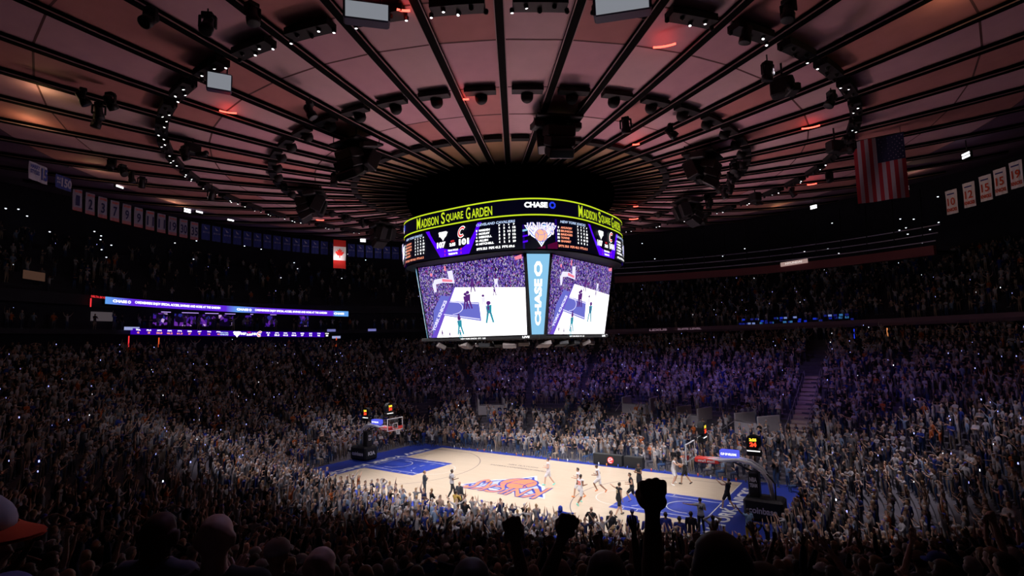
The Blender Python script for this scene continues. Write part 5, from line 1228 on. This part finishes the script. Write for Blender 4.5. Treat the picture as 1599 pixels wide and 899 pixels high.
# lower fascia strips, far and right side
t = empty('fascia_light_strip', (0, 0, 0), 0, 'thin broken bluish light strip along the rail behind the far lower seats', 'light strip')
for j in range(46):
    a = math.radians(88-1.12*j); z = 8.95+.010*j
    if j % 7 != 3: curved('strip', a, a-math.radians(.95 if j % 3 else .6), 44.45, z, z+.06, z, z+.06, glow('strip_violet', (.32, .28, .85), .55), t, .04, 2)
t = empty('level_sign', (0, 0, 0), 0, 'faint LEXUS SUITE LEVEL lettering on the far balcony front', 'sign')
ff, L3 = ribbon_f(math.radians(103), math.radians(80), 45.2, 11.75, 11.75); mb = MB(); put_text(mb, 'LEXUS', 5.6, 0, 2.6, .30, ff, 0, .02); put_text(mb, 'SUITE LEVEL', 10.2, 0, 3.4, .26, ff, 0, .02); mb.build('lettering', glow('dim_letter', (.20, .12, .16), 1), t)
# bridge over the far side
t = empty('suspended_bridge', (0, 0, 0), 0, 'long dark bridge hanging above the far stands with rails and plum red front', 'bridge')
ba, bb_ = math.radians(104), math.radians(52)
curved('front', ba, bb_, 45.9, 19.3, 20.3, 18.4, 19.4, mat('bridge_plum', (.20, .05, .06), .6), t, .4)
curved('deck', ba, bb_, 46.3, 19.6, 19.8, 18.7, 18.9, BLACK, t, 3.2)
for z in (20.75, 21.6, 22.5): curved('rail', ba, bb_, 45.9+(z-20)*.5, z, z+.10, z-.9, z-.80, mat('rail_metal', (.45, .40, .55), .4, .5), t, .06)
for j in range(14):
    a = ba+(bb_-ba)*(j+.5)/14; dz = -.9*(j+.5)/14; mb = MB(); mb.tube([(46.6*math.cos(a), 46.6*math.sin(a), 19.8+dz), (47.0*math.cos(a), 47.0*math.sin(a), 25.8)], .06, 6); mb.build('hanger', STEEL, t)
t = empty('bridge_sign', (0, 0, 0), 0, 'lit beige HYUNDAI sign on the front of the hanging bridge', 'sign')
hA, hB = math.radians(73.9), math.radians(69.6); fh, L4 = ribbon_f(hA, hB, 45.7, 19.72, 19.80); o = curved('panel', hA, hB, 45.75, 19.45, 19.98, 19.55, 20.08, glow('sign_beige', (.50, .33, .30), .75), t, .1, 6)
mb = MB(); put_text(mb, 'HYUNDAI', L4/2, .02, L4*.62, .26, fh, 0, .03, layer=1); mb.build('lettering', glow('sign_letter', (.85, .75, .7), .9), o)
# suites at the left: lit openings
PUR = bpy.data.materials.new('suite_interior_glow'); PUR.use_nodes = True; nt = PUR.node_tree; b = nt.nodes['Principled BSDF']; b.inputs['Base Color'].default_value = (.02, .01, .04, 1)
tc = nt.nodes.new('ShaderNodeTexCoord'); vo = nt.nodes.new('ShaderNodeTexVoronoi'); vo.inputs['Scale'].default_value = 2.6; nt.links.new(tc.outputs['Object'], vo.inputs['Vector'])
cr = nt.nodes.new('ShaderNodeValToRGB'); sp = nt.nodes.new('ShaderNodeSeparateColor'); nt.links.new(vo.outputs['Color'], sp.inputs[0]); nt.links.new(sp.outputs[0], cr.inputs[0]); nt.links.new(cr.outputs[0], b.inputs['Emission Color']); b.inputs['Emission Strength'].default_value = .8
cr.color_ramp.interpolation = 'CONSTANT'; e = cr.color_ramp.elements; e[0].color = (.002, 0, .01, 1); e[1].position = .55; e[1].color = (.06, .01, .30, 1); q = e.new(.75); q.color = (.16, .03, .40, 1); q = e.new(.88); q.color = (.02, .02, .25, 1); q = e.new(.955); q.color = (.7, .45, .9, 1)
for i, (d0, d1) in enumerate(((186.5, 184.6), (183.6, 180.6), (180.2, 177.6), (177.2, 175.0), (173.2, 172.2), (170.0, 168.4), (164.4, 162.8))):
    t = empty('lit_suite', (0, 0, 0), 0, 'suite opening glowing violet between the two left ribbon boards', 'suite window', 'violet suites at the left'); curved('back_glow', math.radians(d0), math.radians(d1), 48.6, 13.5, 15.0, 13.5, 15.0, PUR, t, .05, 6)
    o = curved('ceiling_lamp', math.radians(d0-.3), math.radians(d1+.3), 47.4, 15.05, 15.12, 15.05, 15.12, glow('suite_lamp', (.55, .35, 1), 1.2), t, .08, 4)
t = empty('lit_lounge', (0, 0, 0), 0, 'dim beige lit lounge at the left end under the ribbon board', 'suite window'); curved('back_glow', math.radians(194.5), math.radians(191.8), 48.5, 13.9, 14.9, 13.9, 14.9, glow('lounge_beige', (.10, .08, .09), .6), t, .05, 6)
# coloured tube lights
for (a, r, z0, z1, m, lb, tilt) in ((62.6, 44.5, 9.9, 11.0, G_BLUE, 'upright blue tube light under the right balcony', 0), (57.9, 44.5, 9.9, 11.0, glow('tube_orange', (1, .35, .12), .8), 'upright orange tube light under the right balcony', 0),
        (196.6, 46, 15.2, 16.1, G_RED, 'upright red tube light left of the upper ribbon board', 0), (191.5, 46, 11.0, 12.2, G_RED, 'upright red tube light left of the score ribbon', 0), (187.4, 46, 10.9, 12.0, glow('tube_redorange', (1, .12, .03), .9), 'upright red tube light below the score ribbon', 0), (158.9, 45.8, 10.4, 11.8, glow('tube_redorange', (1, .12, .03), .9), 'upright red tube light right of the score ribbon', 0)):
    mb = MB(); q = math.radians(a); mb.tube([(r*math.cos(q), r*math.sin(q), z0), (r*math.cos(q), r*math.sin(q), z1)], .06, 8); tag(mb.build('tube_light', m), lb, 'light')
t = empty('red_sign', (0, 0, 0), 0, 'small red lit sign left of the upper ribbon board', 'sign'); f5, _ = ribbon_f(math.radians(196.3), math.radians(194), 46, 16.3, 16.2); mb = MB(); put_text(mb, 'DELTA SKY360', .6, 0, 1.7, .22, f5, 0, .03); mb.build('lettering', G_RED, t)
t = empty('beige_wall_sign', (0, 0, 0), 0, 'dim beige sign panel alone at the far left', 'sign'); curved('panel', math.radians(204.6), math.radians(202.2), 46, 17.5, 18.3, 17.4, 18.2, glow('dim_beige', (.06, .03, .02), .9), t, .1, 4)
for i, (a0, z0, w_) in enumerate(((192.2, 13.1, 1.6), (160.5, 12.9, 1.2), (159.6, 11.9, 1.2), (153.0, 12.9, 1.2))):
    t = empty('small_sign', (0, 0, 0), 0, ['small blue and white lit sign left of the score ribbon', 'small lilac lit sign above the right end of the score ribbon', 'small white lit sign at the right end of the score ribbon', 'small lilac sign panel right of the score ribbon'][i], 'sign'); a = math.radians(a0)
    curved('panel', a, a-w_/46, 45.9, z0-.25, z0+.1, z0-.25, z0+.1, glow('small_sign_%d' % (i % 2), (.22, .22, .6) if i % 2 else (.45, .5, .9), .7), t, .08, 3)
# press monitors on the right balcony front
for i in range(44):
    a = math.radians(81.5-.38*i-(.9 if i > 28 else 0)+random.uniform(-.15, .15)); z = 12.2+random.choice([0, .25, .55]); r = 46.0+.7*(i % 2)
    t = empty('monitor', (r*math.cos(a), r*math.sin(a), z), a+PI/2+random.uniform(-.3, .3), 'small lit screen on the media desks behind the right balcony front', 'monitor', 'media desk screens')
    mb = MB(); mb.box((0, .02, .0), (.46, .05, .30), bev=.01); mb.box((0, .05, -.26), (.08, .05, .2)); mb.box((0, .05, -.36), (.3, .2, .02)); mb.build('casing', BLACK, t)
    mb = MB(); mb.box((0, -.015, 0), (.40, .01, .24)); mb.box((0, .05, 0), (.40, .01, .24)); mb.build('screen', random.choice([glow('mon_blue', (.01, .03, .55), .7), glow('mon_cyan', (.06, .25, .6), .5), glow('mon_dim', (.01, .015, .2), .6), glow('mon_dim', (.01, .015, .2), .6), glow('mon_pale', (.3, .4, .9), .5)]), t)
# phones and tiny lights in the dark stands
PR = random.Random(21); cand = [s for s in FAR if s[6] > 30 and (s[5][1] < 640 or s[5][0] < 420 or s[5][0] > 1300)]
PR.shuffle(cand)
for i, (x, y, z, r, k, v, dx) in enumerate(cand[:260]):
    side = 'left' if v[0] < 640 else 'right' if v[0] > 960 else 'centre'
    mb = MB(); s_ = .035+.03*PR.random(); mb.box((0, 0, 0), (s_, .02, s_*1.7), bev=.004); q = PR.random()
    o = mb.build('phone', G_PHONEW if q < .25 else G_PHONE); o.location = (x*.985, y*.985, z+1.5+.5*PR.random()); o.rotation_euler = (0, 0, PR.random()*3)
    tag(o, 'tiny glowing phone held up in the dark stands on the %s' % side, 'phone', 'phones in the %s stands' % side)
for i in range(46):   # ceiling dots of the upper concourse
    a = math.radians(PR.uniform(30, 100) if i % 2 else PR.uniform(150, 205)); r = PR.uniform(50, 57); z = PR.uniform(21, 26)
    mb = MB(); mb.lathe([(.03, -.06), (.09, -.03), (.09, .03)], (0, 0, 0), 8); o = mb.build('downlight', glow('downlight_white', (.8, .85, 1), 2.0)); o.location = (r*math.cos(a), r*math.sin(a), z)
    tag(o, 'small white downlight high in the dark upper concourse on the %s' % ('right' if i % 2 else 'left'), 'lamp', 'downlights on the %s' % ('right' if i % 2 else 'left'))

# ------------------------------------------------------------------ stairs, portals, courtside things
RAILM = mat('rail_grey', (.35, .33, .36), .4, .6)
t = empty('aisle_stairs', (0, 0, 0), 0, 'beige stair climbing through the far right seats with steel rails', 'stairs')
mb = MB(); y = 16.2
while y < 31.0:
    z = zbowl(16.9, y); mb.box((16.9, y, z+.02), (1.5, .62, .24)); y += .42
mb.build('steps', CONCP, t)
for x in (16.1, 17.7):
    pts = [(x, q, zbowl(x, q)+1.05) for q in np.arange(16.2, 31, 1.6)]; mb = MB(); mb.tube(pts, .035, 6)
    for p_ in pts: mb.tube([p_, (p_[0], p_[1], p_[2]-1.1)], .025, 5)
    mb.build('handrail', RAILM, t)
PORT = mat('portal_offwhite', (.42, .40, .42), .7, noise=(3, .1))
for i, (x, y, w_) in enumerate(((13.0, 17.4, 2.8), (.4, 23.0, 3.2), (-15.6, 17.7, 3.0), (6.8, 20.5, 2.4))):
    a = math.atan2(y, x); z = zbowl(x, y); t = empty('stand_portal', (x, y, z), a-PI/2, 'off-white %s in the far seating %s' % ('portal wall with rails', ['beside the beige stair', 'behind midcourt', 'behind the left key', 'right of midcourt'][i]), 'portal')
    mb = MB(); mb.box((0, -.3, .45), (w_, .18, 1.1), bev=.03); mb.box((-w_/2, .9, .8), (.16, 2.4, 1.8), bev=.03); mb.box((w_/2, .9, .8), (.16, 2.4, 1.8), bev=.03); mb.build('parapet', PORT, t)
    mb = MB(); mb.box((0, 1.0, .3), (w_-.2, 2.2, .1)); mb.build('opening', BLACK, t)
    mb = MB(); mb.tube([(-w_/2, -.4, 1.1), (w_/2, -.4, 1.1)], .03, 6); mb.tube([(-w_/2-.3, -1.5, .3), (-w_/2-.3, 2, 1.9)], .03, 6); mb.build('rail', RAILM, t)
for i, (x, w_) in enumerate(((3.6, 2.6), (5.9, 1.6))):
    t = empty('scorers_table', (x, 8.35, .026), 0, ['black courtside table front with a round red and white emblem', 'black courtside equipment case right of the emblem table'][i], 'table')
    mb = MB(); mb.box((0, 0, .45), (w_, .5, .9), bev=.03); mb.build('body', PADK, t)
    mb = MB(); f = lambda x, y, l=0: (x, -.256-.004*l, .45+y)
    if i == 0: put_circle(mb, .3, 0, .28, f, 0, 0); put_arc(mb, .3, 0, .18, .4, 2*PI-.9, .07, f, 1, 1); put_line(mb, (.15, -.05), (.5, .08), .06, f, 1, 2); mb.build('emblem', [REDP, WHITEM], t)
rr2 = random.Random(4)
for i in range(30):
    x = -13+i*.93+rr2.uniform(-.2, .2); c, cn = rr2.choice([((.8, .8, .85), 'white'), ((.7, .1, .05), 'red'), ((.06, .1, .5), 'blue'), ((.75, .25, .05), 'orange')])
    mb = MB(); mb.lathe([(.035, 0), (.045, .02), (.045, .16), (.03, .19), (.018, .22)], (0, 0, 0), 8); 
    o = mb.build('drinks_bottle', mat('bottle_'+cn, c, .4)); o.location = (x, 7.85+rr2.uniform(0, .25), .027); tag(o, '%s bottle or cup standing on the blue far sideline floor' % cn, 'bottle', '%s bottles along the far sideline' % cn)

# labels that would repeat inside a group of different looking fans get a place of their own
seen = {}
for o in list(bpy.data.objects):
    if o.parent is None and o.get('label') and o.get('group') == 'fans in the rows nearest the camera':
        v = inview(o.location+Vector((0, 0, 1.6)), 400); seen.setdefault(o['label'].split(', nearer')[0].split(', by an')[0].split(', mid')[0].split(', tallest')[0].split(', shortest')[0], []).append((-(v[1] if v else 0), v[0] if v else 0, o))
for lb, L_ in seen.items():
    if len(L_) == 1: L_[0][2]['label'] = lb; continue
    L_.sort(key=lambda q: (q[0], q[1]))
    W = ['lowest', 'second lowest', 'third lowest', 'fourth lowest', 'fifth lowest', 'sixth lowest', 'seventh lowest', 'eighth lowest', 'ninth lowest', 'tenth lowest']
    for i, q in enumerate(L_):
        s_ = lb+', '+(W[min(i, 9)] if i < len(L_)-1 else 'highest in photo'); w_ = s_.split()
        q[2]['label'] = s_ if len(w_) <= 16 else s_.replace(' in photo', '')
# ordinals, left to right in the photo, for the rows of look-alikes
def ordinal(n): return '%d%s' % (n, 'th' if 10 <= n % 100 <= 20 else {1: 'st', 2: 'nd', 3: 'rd'}.get(n % 10, 'th'))
rows_ = {}
for o in list(bpy.data.objects):
    if o.parent is None and o.get('label') and o.name.split('.')[0] in ('team_banner', 'moving_head_light', 'work_lamp', 'lit_suite', 'drinks_bottle'):
        P_ = o.location.copy()
        if P_.length < .01 and o.children: P_ = sum((Vector(q) for q in o.children[0].bound_box), Vector())/8
        v = inview(P_, 2000); rows_.setdefault(o['label'], []).append((v[0] if v else -9999, o))
for lb, L_ in rows_.items():
    L_.sort(key=lambda q: q[0])
    if len(L_) > 1:
        for i, (u_, o) in enumerate(L_):
            s_ = '%s, %s from the left' % (lb, ordinal(i+1)); o['label'] = s_ if len(s_.split()) <= 16 else '%s, %s' % (lb, ordinal(i+1))
